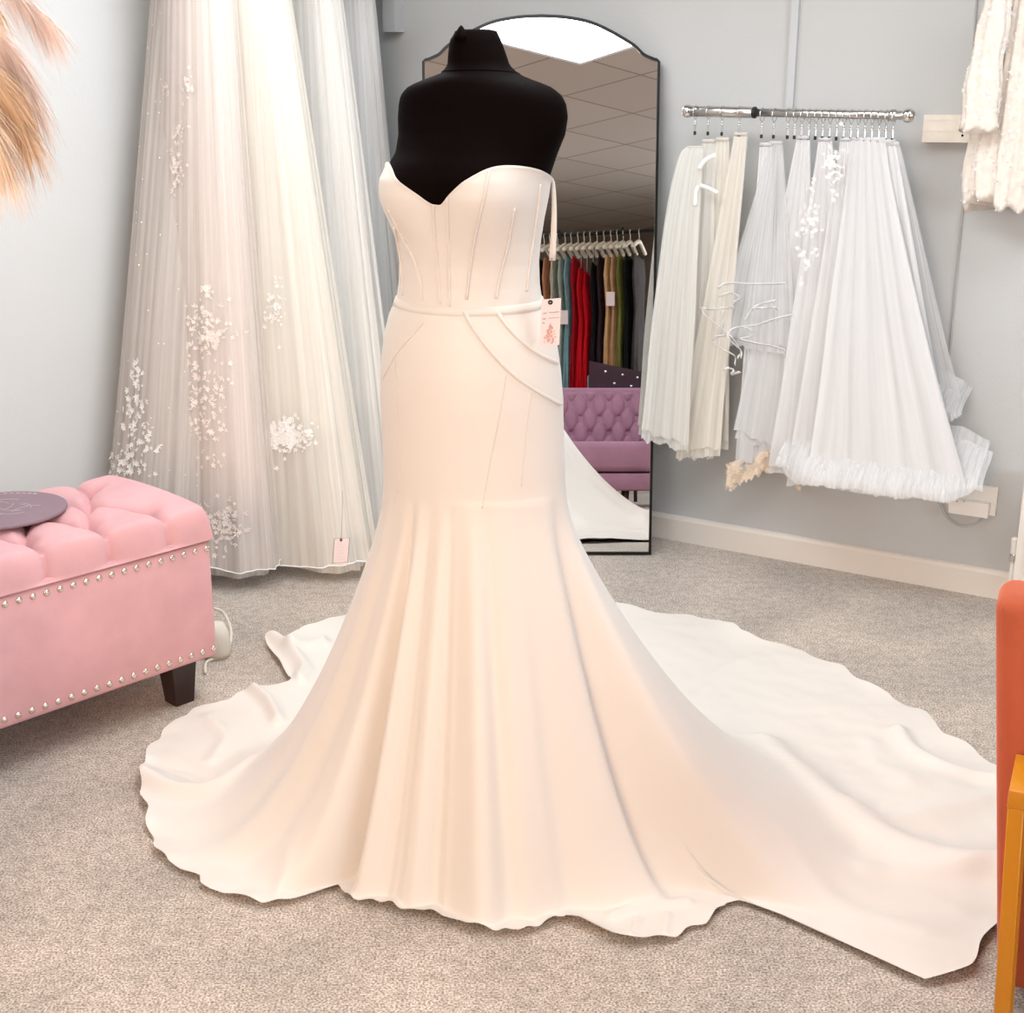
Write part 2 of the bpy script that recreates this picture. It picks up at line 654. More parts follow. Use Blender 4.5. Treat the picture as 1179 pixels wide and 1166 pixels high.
MB().lathe([(.001, 0), (.17, 0), (.17, .012), (.03, .022), (.02, .03), (.001, .03)], (0, 0, 0), 32).build('base', M['form_metal'], form, 'auto')

dress = thing('wedding_dress', (AX.x, AXY, .004), 'strapless ivory mermaid wedding gown with a long train spread over the carpet', 'dress')


# bodice ---------------------------------------------------------------
def phi_th(th):                              # th = angle from the front, positive towards the picture right
    d = FV * cos(th) + SV * sin(th)
    return atan2(d.y, d.x)


TOP = [(-180, 1.362), (-130, 1.372), (-100, 1.392), (-78, 1.406), (-58, 1.414), (-43, 1.408), (-28, 1.388), (-14, 1.364), (-5, 1.347), (0, 1.3435), (5, 1.3455), (13, 1.366), (24, 1.391), (36, 1.4085), (50, 1.412), (70, 1.405), (95, 1.388), (130, 1.372), (180, 1.362)]
ZW = zpx(348)
TOPC = []
tcv = resample([V((a_, z_, 0)) for a_, z_ in TOP], 4000)
j_ = 0
for i in range(721):
    x_ = -180 + i / 2
    while j_ < 4000 and tcv[j_].x < x_:
        j_ += 1
    TOPC.append(tcv[j_].y)


def topz(th):
    x = math.degrees(th)
    while x > 180:
        x -= 360
    return TOPC[min(720, max(0, int(round((x + 180) * 2))))]


def bod(u, v):
    th = -pi + 2 * pi * u
    zt = topz(th)
    z = zt + (ZW - .004 - zt) * v
    off = .0045 + .0012 * nz(u * 26, z * 7) * v
    off += .0025 * exp(-((v - 0) / .02) ** 2)
    return tpoint(phi_th(th), z, off)


bm_ = MB().grid(180, 70, bod, True)
# neckline is turned in, so the cloth shows its thickness
k = len(bm_.v)
for i in range(180):
    th = -pi + 2 * pi * i / 180
    bm_.v.append(tpoint(phi_th(th), topz(th) - .004, .001))
for i in range(180):
    bm_.f.append((i, k + i, k + (i + 1) % 180, (i + 1) % 180))
bm_.build('bodice', M['crepe'], dress, True, True)
BV = bm_.bvh()


def cord(px, r, bvh, n=40, lift=.0):
    pts = resample([V((x, y, 0)) for x, y in px], n)
    out = []
    for p in pts:
        q, nn = snap(bvh, p.x, p.y, lift)
        if q is not None:
            out.append(q)
    return out


for px in ([(499, 223), (500, 260), (504, 305), (507, 350)], [(515, 223), (516, 260), (517, 305), (518, 353)], [(447, 240), (462, 270), (477, 300), (484, 325), (487, 345)],
           [(455, 262), (460, 290), (463, 315), (464, 340)], [(564, 192), (558, 225), (552, 252), (544, 292), (537, 345)], [(592, 240), (585, 280), (577, 312), (571, 344)], [(622, 212), (617, 255), (610, 300), (606, 335)]):
    pts = cord(px, .002, BV, 40, .0009)
    if len(pts) > 5:
        MB().tube(pts, .0027, 6).build('boning_channel', M['crepe'], dress, True, True)


# waistband
def wbz(th):
    return ZW - .006 * cos(th) + .004


wbm = MB()
hw = .0085
prof = [(.003, -hw), (.0068, -hw * .8), (.0075, 0), (.0068, hw * .8), (.003, hw)]


def wbf(u, v):
    th = -pi + 2 * pi * u
    o_, dz = prof[int(round(v * 4))]
    z = wbz(th) + dz
    return tpoint(phi_th(th), z, o_)


wbm.grid(120, 4, wbf, True)
wbm.build('waistband', M['crepe'], dress, True, True)

# skirt and train --------------------------------------------------------
Z0 = .79
HEM = [(590, 1078), (625, 1071), (650, 1060), (690, 1062)]
# azimuth (deg) : hem radius, landing radius, drape power
KN = [(-180, .705, .66, 2.2), (-172, .665, .63, 2.15), (-168, .64, .6, 2.1), (-162, .585, .55, 2.0), (-156, .57, .53, 1.95), (-151, .525, .49, 1.85), (-146, .495, .455, 1.75), (-143.2, .44, .40, 1.6), (-141.2, .345, .325, 1.3),
      (-137, .345, .33, 1.2), (-131, .35, .33, 1.2), (-123, .328, .315, 1.2), (-115, .327, .312, 1.2), (-105, .324, .31, 1.2), (-97, .333, .318, 1.2), (-90, .356, .335, 1.2), (-83, .372, .35, 1.2), (-77, .38, .355, 1.2),
      (-71, .381, .355, 1.2), (-66, .374, .352, 1.2), (-60, .375, .35, 1.22), (-57.5, .40, .35, 1.25), (-55, .478, .36, 1.3), (-50, .52, .39, 1.4), (-45, .548, .42, 1.5), (-41, .55, .44, 1.55), (-37, .565, .47, 1.6), (-34, .57, .5, 1.65),
      (-32, .60, .55, 1.7), (-31.2, .97, .60, 1.75), (-29.5, .99, .66, 1.8), (-28, .995, .72, 1.85), (-24.5, 1.065, .85, 1.95), (-18, 1.13, .98, 2.05), (-8, 1.2, 1.06, 2.08), (4, 1.25, 1.1, 2.08), (13.4, 1.27, 1.04, 2.2), (21, 1.245, 1.0, 2.25), (27.5, 1.3, .98, 2.25), (31, 1.27, .96, 2.25),
      (35, 1.285, .92, 2.25), (42, 1.335, .84, 2.2), (49, 1.35, .8, 2.15), (55.4, 1.337, .7, 2.2), (59.2, 1.417, .63, 2.2), (68.6, 1.39, .54, 2.2), (80, 1.42, .48, 2.2), (95, 1.38, .46, 2.2), (111.3, 1.31, .5, 2.2),
      (116.5, 1.23, .53, 2.2), (119.5, 1.22, .55, 2.2), (121.5, 1.245, .57, 2.2), (122.8, 1.05, .58, 2.2), (124.5, .9, .6, 2.2), (129.5, .955, .64, 2.2), (136, .93, .7, 2.15), (142.5, .945, .74, 2.15), (149, .92, .75, 2.15), (155.3, .885, .75, 2.15), (162, .83, .73, 2.15), (166, .8, .72, 2.15), (173, .74, .69, 2.2), (180, .705, .66, 2.2)]
def knx(px, py, rl, p):
    g = gz(px, py) - AX
    return (math.degrees(atan2(g.y, g.x)), hypot(g.x, g.y), rl, p)


KN = [k for k in KN if not -29 < k[0] < 14]
KN += [(-28, .572, .53, 1.7), (-25.6, .60, .56, 1.75), (-25, .97, .62, 1.8), knx(1085, 1126, .8, 1.9)[:0] or (-23.5, 1.0, .68, 1.85), (-21.5, 1.03, .78, 1.9)]
KN += [knx(1153, 1040, .92, 2.05), knx(1153, 1000, .97, 2.12), knx(1153, 960, 1.0, 2.18), knx(1153, 925, 1.02, 2.2), knx(1153, 900, 1.03, 2.22), knx(1150, 886, 1.03, 2.22)]
KN = [(-32.5, .57, .5, 1.65) if k[0] == -32 else k for k in KN if k[0] not in (-31.2, -29.5)]
KN.sort()
# soft vertical flutes of the front: azimuth, width (deg), amplitude (positive = out)
FL = [(-141, 4.5, -.05), (-132, 5, .030), (-122, 4, -.022), (-113, 5, .024), (-104, 4, -.026), (-97, 4, -.012), (-88, 6, .034), (-76, 4, -.018), (-67, 6, .016), (-50, 6, .012), (-40, 5, .02), (-30.5, 3.5, -.055), (-21, 7, .03), (-150, 7, .02), (-160, 5, -.02), (-169, 5, .018)]
# creases lying on the train: pixel path, height, width
CRE_PX = [([(880, 868), (915, 905), (969, 947), (1032, 980), (1100, 1000), (1150, 1012)], .032, .05), ([(1034, 846), (1050, 868), (1085, 890), (1145, 906)], .02, .022), ([(1045, 905), (1010, 880), (1005, 860)], .006, .03), ([(770, 812), (812, 785), (850, 765)], .008, .02), ([(985, 945), (1030, 950), (1145, 925)], .010, .03),
          ([(1000, 1010), (1080, 1012), (1145, 1004)], .012, .03), ([(880, 990), (960, 1045), (1060, 1080)], .006, .03), ([(168, 905), (205, 920), (250, 921), (285, 905)], .034, .03), ([(172, 885), (215, 895), (240, 905)], -.012, .02),
          ([(240, 830), (260, 855), (245, 880)], .01, .02), ([(293, 800), (310, 815), (320, 835)], .028, .018), ([(310, 740), (345, 752), (370, 745)], .03, .02), ([(333, 752), (350, 775), (345, 790)], .03, .022),
          ([(372, 990), (345, 1000), (320, 1040)], .012, .018), ([(705, 1060), (740, 1050), (790, 1045)], .012, .014), ([(725, 1085), (735, 1065)], .008, .01), ([(765, 1080), (768, 1060)], .008, .01)]
CRE = []
for px, hh, ww in CRE_PX:
    pts = resample([gz(x, y) for x, y in px], 44)
    xs = [p.x for p in pts]
    ys = [p.y for p in pts]
    CRE.append((pts, hh, ww, min(xs) - 3 * ww, max(xs) + 3 * ww, min(ys) - 3 * ww, max(ys) + 3 * ww))


def adiff(a, b_):
    return (a - b_ + 180) % 360 - 180


def skirt_xyz(dg, s, NSK):
    """dg = azimuth in degrees; s = 0..1 from waist to hem"""
    phi = R(dg)
    if s < .3:
        z = ZW + (Z0 - ZW) * (s / .3)
        off = .005
        if z < .97:
            off += .004 * smooth01((.97 - z) / .18)
        return tpoint(phi, z, off, False)
    t_all = (s - .3) / .7
    hem, rl, p = KT[int(round(dg * 4)) % 1440]
    p0 = tpoint(phi, Z0, .009, False)
    dx, dy = p0.x - AX.x, p0.y - AX.y
    r0 = hypot(dx, dy)
    rl = max(rl, r0 + .05)
    hem = max(hem, rl + .012)
    frac = .8 - .2 * smooth01((hem - rl) / .25)
    if t_all < frac:
        t = t_all / frac
        r = r0 + (rl - r0) * (t - .035 + .035 * exp(-t / .035)) / .965
        z = Z0 * (1 - t) ** p
        # the edge between drape and floor is rounded
        z = sqrt(z * z + .0105 ** 2) - .0105 * (1 - t) * 0
        fl = 0
        for az, w, am in FL:
            q = adiff(dg, az)
            if abs(q) < 3.5 * w:
                fl += am * exp(-(q / w) ** 2)
        # soft flutes all round
        fl += .006 * sin(R(dg * 17 + 40)) + .004 * sin(R(dg * 29))
        r += fl * (t ** .8) * (1 - .45 * t)
    else:
        t = (t_all - frac) / (1 - frac)
        fl = 0
        for az, w, am in FL:
            q = adiff(dg, az)
            if abs(q) < 3.5 * w:
                fl += am * exp(-(q / w) ** 2)
        fl += .006 * sin(R(dg * 17 + 40)) + .004 * sin(R(dg * 29))
        r = rl + (hem - rl) * t + fl * .55 * (1 - t)
        z = .0105
    # train edge runs a little askew
    a2 = phi
    q = adiff(dg, -25)
    if abs(q) < 30 and r > .5:
        a2 += R(-7.5 * smooth01((r - .52) / .5)) * exp(-(q / 10) ** 2)
    x, y = AX.x + r * cos(a2), AX.y + r * sin(a2)
    low = max(0.0, 1 - z / .22)
    if low > 0:
        k = low * low
        zz = 0
        for pts, hh, ww, xa, xb, ya, yb in CRE:
            if xa < x < xb and ya < y < yb:
                d = min((x - p_.x) ** 2 + (y - p_.y) ** 2 for p_ in pts)
                zz += hh * exp(-d / (ww * ww))
        out = max(0.0, (r - .4) / .5)
        zz += min(1, out) * (.011 * max(0, nz(x * 3.2 + 4, y * 3.2) + .1) + .007 * nz(x * 7.5, y * 7.5 + 9) + .0025 * nz(x * 19, y * 19, 3))
        # lifted, wavy hem
        e_ = exp(-(hem - r) / .035) if hem > r else 1
        zz += e_ * (.007 + .015 * nz(dg * .16 + 3, 7.7) + .009 * sin(R(dg * 31)) * nz(dg * .09, 1.3))
        z += k * zz
    return V((x, y, max(z, .006)))


def smooth01(x):
    x = min(1, max(0, x))
    return x * x * (3 - 2 * x)


KT = []
for i in range(1440):
    dg = i / 4
    if dg > 180:
        dg -= 360
    KT.append(lerp_table(KN, dg))
# round the table a little, keeping the sharp hem steps
KS = []
for i in range(1440):
    w = [exp(-(j / 7) ** 2) for j in range(-10, 11)]
    sw = sum(w)
    rl = sum(KT[(i + j) % 1440][1] * w[j + 10] for j in range(-10, 11)) / sw
    pw = sum(KT[(i + j) % 1440][2] * w[j + 10] for j in range(-10, 11)) / sw
    hm = sum(KT[(i + j) % 1440][0] * w2 for j, w2 in ((-1, .25), (0, .5), (1, .25)))
    dg = i / 4
    hm *= 1 + .010 * nz(dg * .35, 2.2) + .006 * sin(R(dg * 47))
    KS.append((hm, min(rl, hm - .015), pw))
KT = KS
NU, NVV = 1440, 210
sk = MB().grid(NU, NVV, lambda u, v: skirt_xyz(u * 360, v, NVV), True)
sk.build('skirt', M['crepe'], dress, True, True)
SKV = sk.bvh()
for px, r_ in (([(533, 357), (548, 382), (566, 405), (590, 430), (618, 450), (645, 465)], .0042), ([(568, 353), (583, 374), (600, 392), (620, 407), (641, 417)], .0042), ([(487, 372), (473, 388), (456, 408), (441, 436)], .0016),
               ([(455, 412), (458, 470), (462, 530), (455, 580)], .0009), ([(583, 432), (575, 480), (565, 530), (555, 585)], .0009), ([(612, 452), (606, 500), (600, 560)], .0009)):
    pts = cord(px, r_, SKV, 50, .0005)
    MB().tube(pts, r_, 6).build('piping', M['crepe'], dress, True, True)

# hanger loop and swing tag on the side of the bodice
lp = gy(634, 205, AXY - .02)
lo = MB()
pth = resample([gy(633, 204, AXY - .02), gy(637, 212, AXY - .02), gy(638, 250, AXY - .02), gy(636, 300, AXY - .02)], 16)


def strip(mb, pts, w, wd, th=.0012):
    """flat ribbon of some thickness along pts; wd = width direction"""
    wd = V(wd)
    k = len(mb.v)
    n = len(pts)
    for i, p in enumerate(pts):
        t = (pts[min(i + 1, n - 1)] - pts[max(i - 1, 0)]).normalized()
        a = (wd - t * wd.dot(t)).normalized()
        b_ = t.cross(a)
        ww = w[i] if isinstance(w, list) else w
        for sa, sb in ((-1, -1), (1, -1), (1, 1), (-1, 1)):
            mb.v.append(p + a * (sa * ww / 2) + b_ * (sb * th / 2))
    for i in range(n - 1):
        for q in range(4):
            mb.f.append((k + i * 4 + q, k + i * 4 + (q + 1) % 4, k + i * 4 + 4 + (q + 1) % 4, k + i * 4 + 4 + q))
    mb.f += [(k + 3, k + 2, k + 1, k), (k + (n - 1) * 4, k + (n - 1) * 4 + 1, k + (n - 1) * 4 + 2, k + (n - 1) * 4 + 3)]
    return mb


wl = [.005 + .007 * smooth01(i / 16) for i in range(17)]
strip(MB(), pth, wl, (1, 0, 0)).build('hanger_loop', M['crepe'], dress, True, True)


def swing_tag(parent, px4, Y, top, print_kind, tilt=0.0, border=False, name='price_tag'):
    """card given by its corner pixels (tl, tr, br, bl) hanging in the plane y = Y"""
    tl, tr, br, bl = [gy(x, y, Y) for x, y in px4]
    q = MB()
    back = V((0, .0012, 0))
    vs = [tl, tr, br, bl] + [p + back for p in (tl, tr, br, bl)]
    q.add(vs, [(3, 2, 1, 0), (4, 5, 6, 7), (0, 1, 5, 4), (1, 2, 6, 5), (2, 3, 7, 6), (3, 0, 4, 7)])
    card = q.build(name, M['tag'], parent, False, True)

    def cp(u, v, d=.0007):
        return tl + (tr - tl) * u + (bl - tl) * v + V((0, -d, 0))
    hole = cp(.45, .07)
    MB().tube([hole + V((.003 * cos(i * pi / 8), 0, .003 * sin(i * pi / 8))) for i in range(16)], .0014, 6, True).build('eyelet', M['dark'], card, True, True)
    MB().tube(resample([hole, hole + (top - hole) * .5 + V((.002, 0, 0)), top], 10), .0007, 6).build('string', M['string'], card, True, True)
    pr = random.Random(5)
    if print_kind:
        ink = MB()
        for v0, segs in ((.29, ((.08, .3), (.4, .95))), (.41, ((.1, .25), (.4, .98))), (.5, ((.1, .2),))):
            for u0, u1 in segs:
                pts = [cp(u0 + (u1 - u0) * i / 14, v0 + .012 * pr.uniform(-1, 1)) for i in range(15)]
                ink.tube(pts, .00035, 4)
        ink.build('handwriting', M['tagink'], card, True, True)
        pk = MB()
        for i in range(90):
            v_ = .52 + .43 * pr.random()
            sp = (v_ - .45) * .85
            u_ = .52 + pr.uniform(-.5, .5) * sp * 1.6
            if .04 < u_ < .94:
                c_ = cp(u_, v_, .0005)
                pk.tube([c_, c_ + V((.0035 * pr.uniform(-1, 1), 0, .004 * pr.uniform(-1, 1)))], .0006, 4)
        pk.build('illustration', M['tagpink'], card, True, True)
    else:
        ink = MB()
        for v0 in (.25, .37, .5, .62, .75, .86):
            u0 = .2 + .1 * pr.random()
            pts = [cp(u0 + .5 * i / 10, v0 + .01 * pr.uniform(-1, 1)) for i in range(11)]
            ink.tube(pts, .00035, 4)
        ink.build('handwriting', M['ink'], card, True, True)
    if border:
        MB().tube([cp(0, 0, 0), cp(1, 0, 0), cp(1, 1, 0), cp(0, 1, 0)], .0011, 5, True).build('border', M['tagink'], card, True, True)
    return card


tg = swing_tag(dress, ((624, 345), (646, 343), (644, 397), (621, 399)), AXY - .14, gy(635, 297, AXY - .022), True)
tag(tg, 'blush paper swing tag with grey handwriting and a pink dress drawing')

# ------------------------------------------------------------------ tall leaning mirror
mir = thing('floor_mirror', (gz(622, 634).x, M0.y, 0), 'tall arched floor mirror with thin black frame leaning behind the dress form', 'mirror')
MU = V((-sin(MYAW) * sin(LEAN), cos(MYAW) * sin(LEAN), cos(LEAN)))
MX = V((cos(MYAW), sin(MYAW), 0))
MLX, MRX = None, None


def mp(px, py):
    return gp(px, py, M0, MN)


right_top, left_top = mp(757, 71), mp(489, 66)
hwid = (right_top - left_top).dot(MX) / 2
mcx = ((right_top + left_top) / 2 - M0).dot(MX)
hs = (right_top - M0).dot(MU)
apex = (mp(622, 20) - M0).dot(MU)
out = [(-hwid, .012), (-hwid, hs)]
# ogee shoulder then an arch
sh = [(-hwid, hs), (-hwid + .02, hs + .006), (-hwid + .05, hs + .02), (-hwid + .075, hs + .043), (-hwid + .1, hs + .06), (-hwid + .17, hs + .098), (-hwid * .4, apex - .018), (-hwid * .2, apex - .004), (0, apex)]
shp = resample([V((x, y, 0)) for x, y in sh], 48)
half = [(p.x, p.y) for p in shp]
outline = [(-hwid, .012)] + half + [(-x, y) for x, y in half[::-1][1:]] + [(hwid, .012)]


def m3(x, y, d):
    return M0 + MX * (mcx + x) + MU * y + MN * d


gl = MB()
n = len(outline)
gl.add([m3(x, y, 0) for x, y in outline] + [m3(x, y, -.006) for x, y in outline], [tuple(range(n))[::-1], tuple(range(n, 2 * n))] + [(i, (i + 1) % n, n + (i + 1) % n, n + i) for i in range(n)])
gl.build('mirror_glass', M['glass'], mir, False, True)
fm = MB()
fw = .009
k = 0
for x, y in outline:
    pass
ofs = []
for i, (x, y) in enumerate(outline):
    a = V((*outline[i - 1], 0)) if i > 0 else V((outline[0][0], outline[0][1], 0)) * 1
    c = V((*outline[(i + 1) % n], 0))
    t = (c - V((*outline[i - 1], 0))).normalized() if 0 < i < n - 1 else V((0, 1 if i == 0 else -1, 0))
    ofs.append((x - t.y * fw, y + t.x * fw))
ofs[0] = (-hwid - fw, .012 - fw)
ofs[-1] = (hwid + fw, .012 - fw)
rows = []
for (x, y), (ox, oy) in zip(outline, ofs):
    rows.append([m3(x, y, .0), m3(x, y, .005), m3(ox, oy, .005), m3(ox, oy, -.02), m3(x, y, -.02)])
vs = [p for r_ in rows for p in r_]
fs = []
for i in range(n):
    j = (i + 1) % n
    for q in range(4):
        fs.append((i * 5 + q, i * 5 + q + 1, j * 5 + q + 1, j * 5 + q))
fm.add(vs, fs).build('frame', M['blackmetal'], mir, 'auto', True)

# ------------------------------------------------------------------ pink ottoman
oc = gy(243, 628, 3.19)
OT_R = R(47)
OL, OW = 1.15, .47
ott = thing('storage_ottoman', (oc.x, oc.y, 0), 'pink velvet storage ottoman with button-tufted lid and nailhead trim', 'ottoman', None, OT_R)
zt, zb = .447, .125
MB().box((-OL, 0, zb), (0, OW, zt), .014, 3).build('body', M['pink'], ott)
ld = MB()
lh0, lcr = zt + .003, .10
btn = []
for j, y in enumerate((.10, .235, .37)):
    for i in range(9):
        x = -.12 - i * .165 - (.0825 if j % 2 else 0)
        if x > -OL + .05:
            btn.append((x, y))
segs = []
for i, p in enumerate(btn):
    for q in btn[i + 1:]:
        if abs(p[1] - q[1]) > .05 and hypot(p[0] - q[0], p[1] - q[1]) < .17:
            segs.append((p, q))
    if p[1] < .12:
        segs.append((p, (p[0] + .004, -.05)))
    if p[1] > .36:
        segs.append((p, (p[0], OW + .05)))


def dseg(x, y, s):
    (ax, ay), (bx, by) = s
    dx, dy = bx - ax, by - ay
    t = max(0, min(1, ((x - ax) * dx + (y - ay) * dy) / (dx * dx + dy * dy)))
    return hypot(x - ax - t * dx, y - ay - t * dy)


ov = .006


def lid(u, v):
    # dense sampling near the rim
    uu = .5 - .5 * cos(pi * u) if False else u
    x = -OL - ov + (OL + 2 * ov) * (uu + .0 * u)
    y = -ov + (OW + 2 * ov) * (.5 - .5 * cos(pi * v)) * 1.0
    ex = min(1, max(0, min(x + OL + ov, ov - x) / .028))
    ey = min(1, max(0, min(y + ov, OW + ov - y) / .028))
    rim = sqrt(max(0, 1 - (1 - ex) ** 3)) * sqrt(max(0, 1 - (1 - ey) ** 3))
    z = lcr * (.82 + .18 * sin(pi * v)) * rim
    if rim > .02:
        dmin = min(hypot(x - bx, y - by) for bx, by in btn)
        ds = min(dseg(x, y, s) for s in segs)
        z -= rim * (.034 * exp(-(dmin / .028) ** 2) + .027 * exp(-ds / .013) + .006 * exp(-ds / .05))
        if ey < 1 and y < OW / 2:
            y += (1 - ey) * (.016 * exp(-ds / .012) + .005 * exp(-ds / .04))
    return V((x, y, lh0 + max(z, 0)))


ld.grid(260, 150, lid)
k = len(ld.v)
lidm = ld.build('tufted_lid', M['pink'], ott)
bt0 = MB().ball((0, 0, 0), .011, 10, 6, sz=.5).build('button', M['pink'], lidm)
for i, (bx, by) in enumerate(btn):
    o = bt0 if i == 0 else bt0.copy()
    if i:
        COL.objects.link(o)
        o.parent = lidm
    o.location = (bx, by, lh0 + lcr * .86 - .046)
MB().box((-OL + .004, .004, zt - .004), (-.004, OW - .004, zt + .012)).build('lid_base', M['pink'], lidm)
nl0 = MB().ball((0, 0, 0), .0085, 10, 6, sy=.55).build('nailhead', M['nail'], ott)
spots = []
for z in (zt - .02, zb + .024):
    spots += [(-.014 - i * (OL - .028) / 33, -.0005, z, 0) for i in range(34)]
    spots += [(.0005, .012 + i * (OW - .024) / 14, z, pi / 2) for i in range(1, 15)]
for i, (x, y, z, rz) in enumerate(spots):
    o = nl0 if i == 0 else nl0.copy()
    if i:
        COL.objects.link(o)
        o.parent = ott
    o.location = (x, y, z)
    o.rotation_euler = (0, 0, rz)
for x, y in ((-.085, .07), (-.085, OW - .07), (-OL + .085, .07), (-OL + .085, OW - .07)):
    lg = MB()
    a_, b_ = .037, .027
    lg.add([(x - b_, y - b_, 0), (x + b_, y - b_, 0), (x + b_, y + b_, 0), (x - b_, y + b_, 0), (x - a_, y - a_, zb), (x + a_, y - a_, zb), (x + a_, y + a_, zb), (x - a_, y + a_, zb)],
           [(3, 2, 1, 0), (4, 5, 6, 7), (0, 1, 5, 4), (1, 2, 6, 5), (2, 3, 7, 6), (3, 0, 4, 7)])
    lg.build('leg', M['darkwood'], ott, False)

# round card on the ottoman
dz_ = zt + lcr + .004
dc = gz(0, 589, dz_)
disc = thing('round_sign', (dc.x, dc.y, dz_), 'round mauve sign with pale line art lying on the pink ottoman', 'sign')
dr_ = (gz(73, 590, dz_) - dc).length
MB().lathe([(.001, 0), (dr_ - .001, 0), (dr_, .0015), (dr_, .0055), (dr_ - .001, .007), (.001, .007)], (0, 0, 0), 72).build('board', M['mauve'], disc, 'auto')
la = MB()
pr = random.Random(3)
for i in range(16):
    a_ = pr.uniform(0, 2 * pi)
    r1_ = pr.uniform(.02, .55) * dr_
    c_ = V((r1_ * cos(a_), r1_ * sin(a_), .0072))
    d_ = pr.uniform(0, 2 * pi)
    pts = [c_ + V((cos(d_ + .5 * t) * t * .05, sin(d_ + .5 * t) * t * .05, 0)) for t in (0, .3, .6, .9, 1.2)]
    la.tube(pts, .0006, 4)
la.build('line_art', M['ink'], disc)
lt = MB()
for i in range(8):
    a_ = R(118 - i * 6.4)
    c_ = V((dr_ * .88 * cos(a_), dr_ * .88 * sin(a_), .0073))
    rd, td = V((cos(a_), sin(a_), 0)), V((-sin(a_), cos(a_), 0))
    for s_ in (-1, 1):
        lt.tube([c_ + td * .0032 * s_ - rd * .005, c_ + td * .0032 * s_ + rd * .005], .0009, 4)
    lt.tube([c_ - td * .0032, c_ + td * .0032], .0009, 4)
lt.build('rim_marks', M['ink'], disc)

# adaptor and lead on the carpet behind the ottoman
ap = gz(250, 760)
ad = thing('plug_adaptor', (ap.x, ap.y, 0), 'cream plug adaptor with looped lead on the carpet behind the ottoman', 'adaptor')
MB().lathe([(.001, 0), (.035, 0), (.04, .02), (.036, .07), (.024, .1), (.001, .108)], (-.005, .03, 0), 20).build('housing', M['cord'], ad)
lead = resample([gz(246, 700, .1), gz(258, 706, .085), gz(266, 727, .05), gz(263, 745, .02), gz(250, 757, .006), gz(238, 762, .006), gz(236, 775, .006)], 40)
MB().tube(lead, .0042, 8).build('cord', M['cord'], ad, True, True)

# ------------------------------------------------------------------ gowns on the left
clo = M['lace']


def colpos(c, dn):
    """point at distance dn from the left wall seen in pixel column c"""
    k_ = (c - CX) / F
    # X = k (Y cos + .5 sin)
    # point = CORNER + EL*s + NL*dn
    A = CORNER + NL * dn
    s_ = (k_ * (cos(TH) * A.y + .5 * sin(TH)) - A.x) / (EL.x - k_ * cos(TH) * EL.y)
    return A + EL * s_


GT = {}


def lace_bits(mb, p, n, size, pr, dense=1.0):
    """one little flower or leaf standing on a surface"""
    t = n.orthogonal().normalized()
    b2 = n.cross(t)
    kind = pr.random()
    a0_ = pr.uniform(0, 2 * pi)
    if kind < .6:
        for i in range(5):
            a = a0_ + i * 2 * pi / 5
            d = t * cos(a) + b2 * sin(a)
            e = n.cross(d)
            s_ = size * pr.uniform(.8, 1.1)
            q = [p + n * .001, p + d * s_ * .5 + e * s_ * .3 + n * s_ * .18, p + d * s_ + n * s_ * .28, p + d * s_ * .5 - e * s_ * .3 + n * s_ * .18]
            mb.add(q, [(0, 1, 2, 3)])
    else:
        for i in range(3):
            a = a0_ + i * .9
            d = t * cos(a) + b2 * sin(a)
            e = n.cross(d)
            s_ = size * pr.uniform(1.0, 1.7)
            q = [p + n * .001, p + d * s_ * .5 + e * s_ * .16 + n * s_ * .1, p + d * s_ + n * s_ * .12, p + d * s_ * .5 - e * s_ * .16 + n * s_ * .1]
            mb.add(q, [(0, 1, 2, 3)])


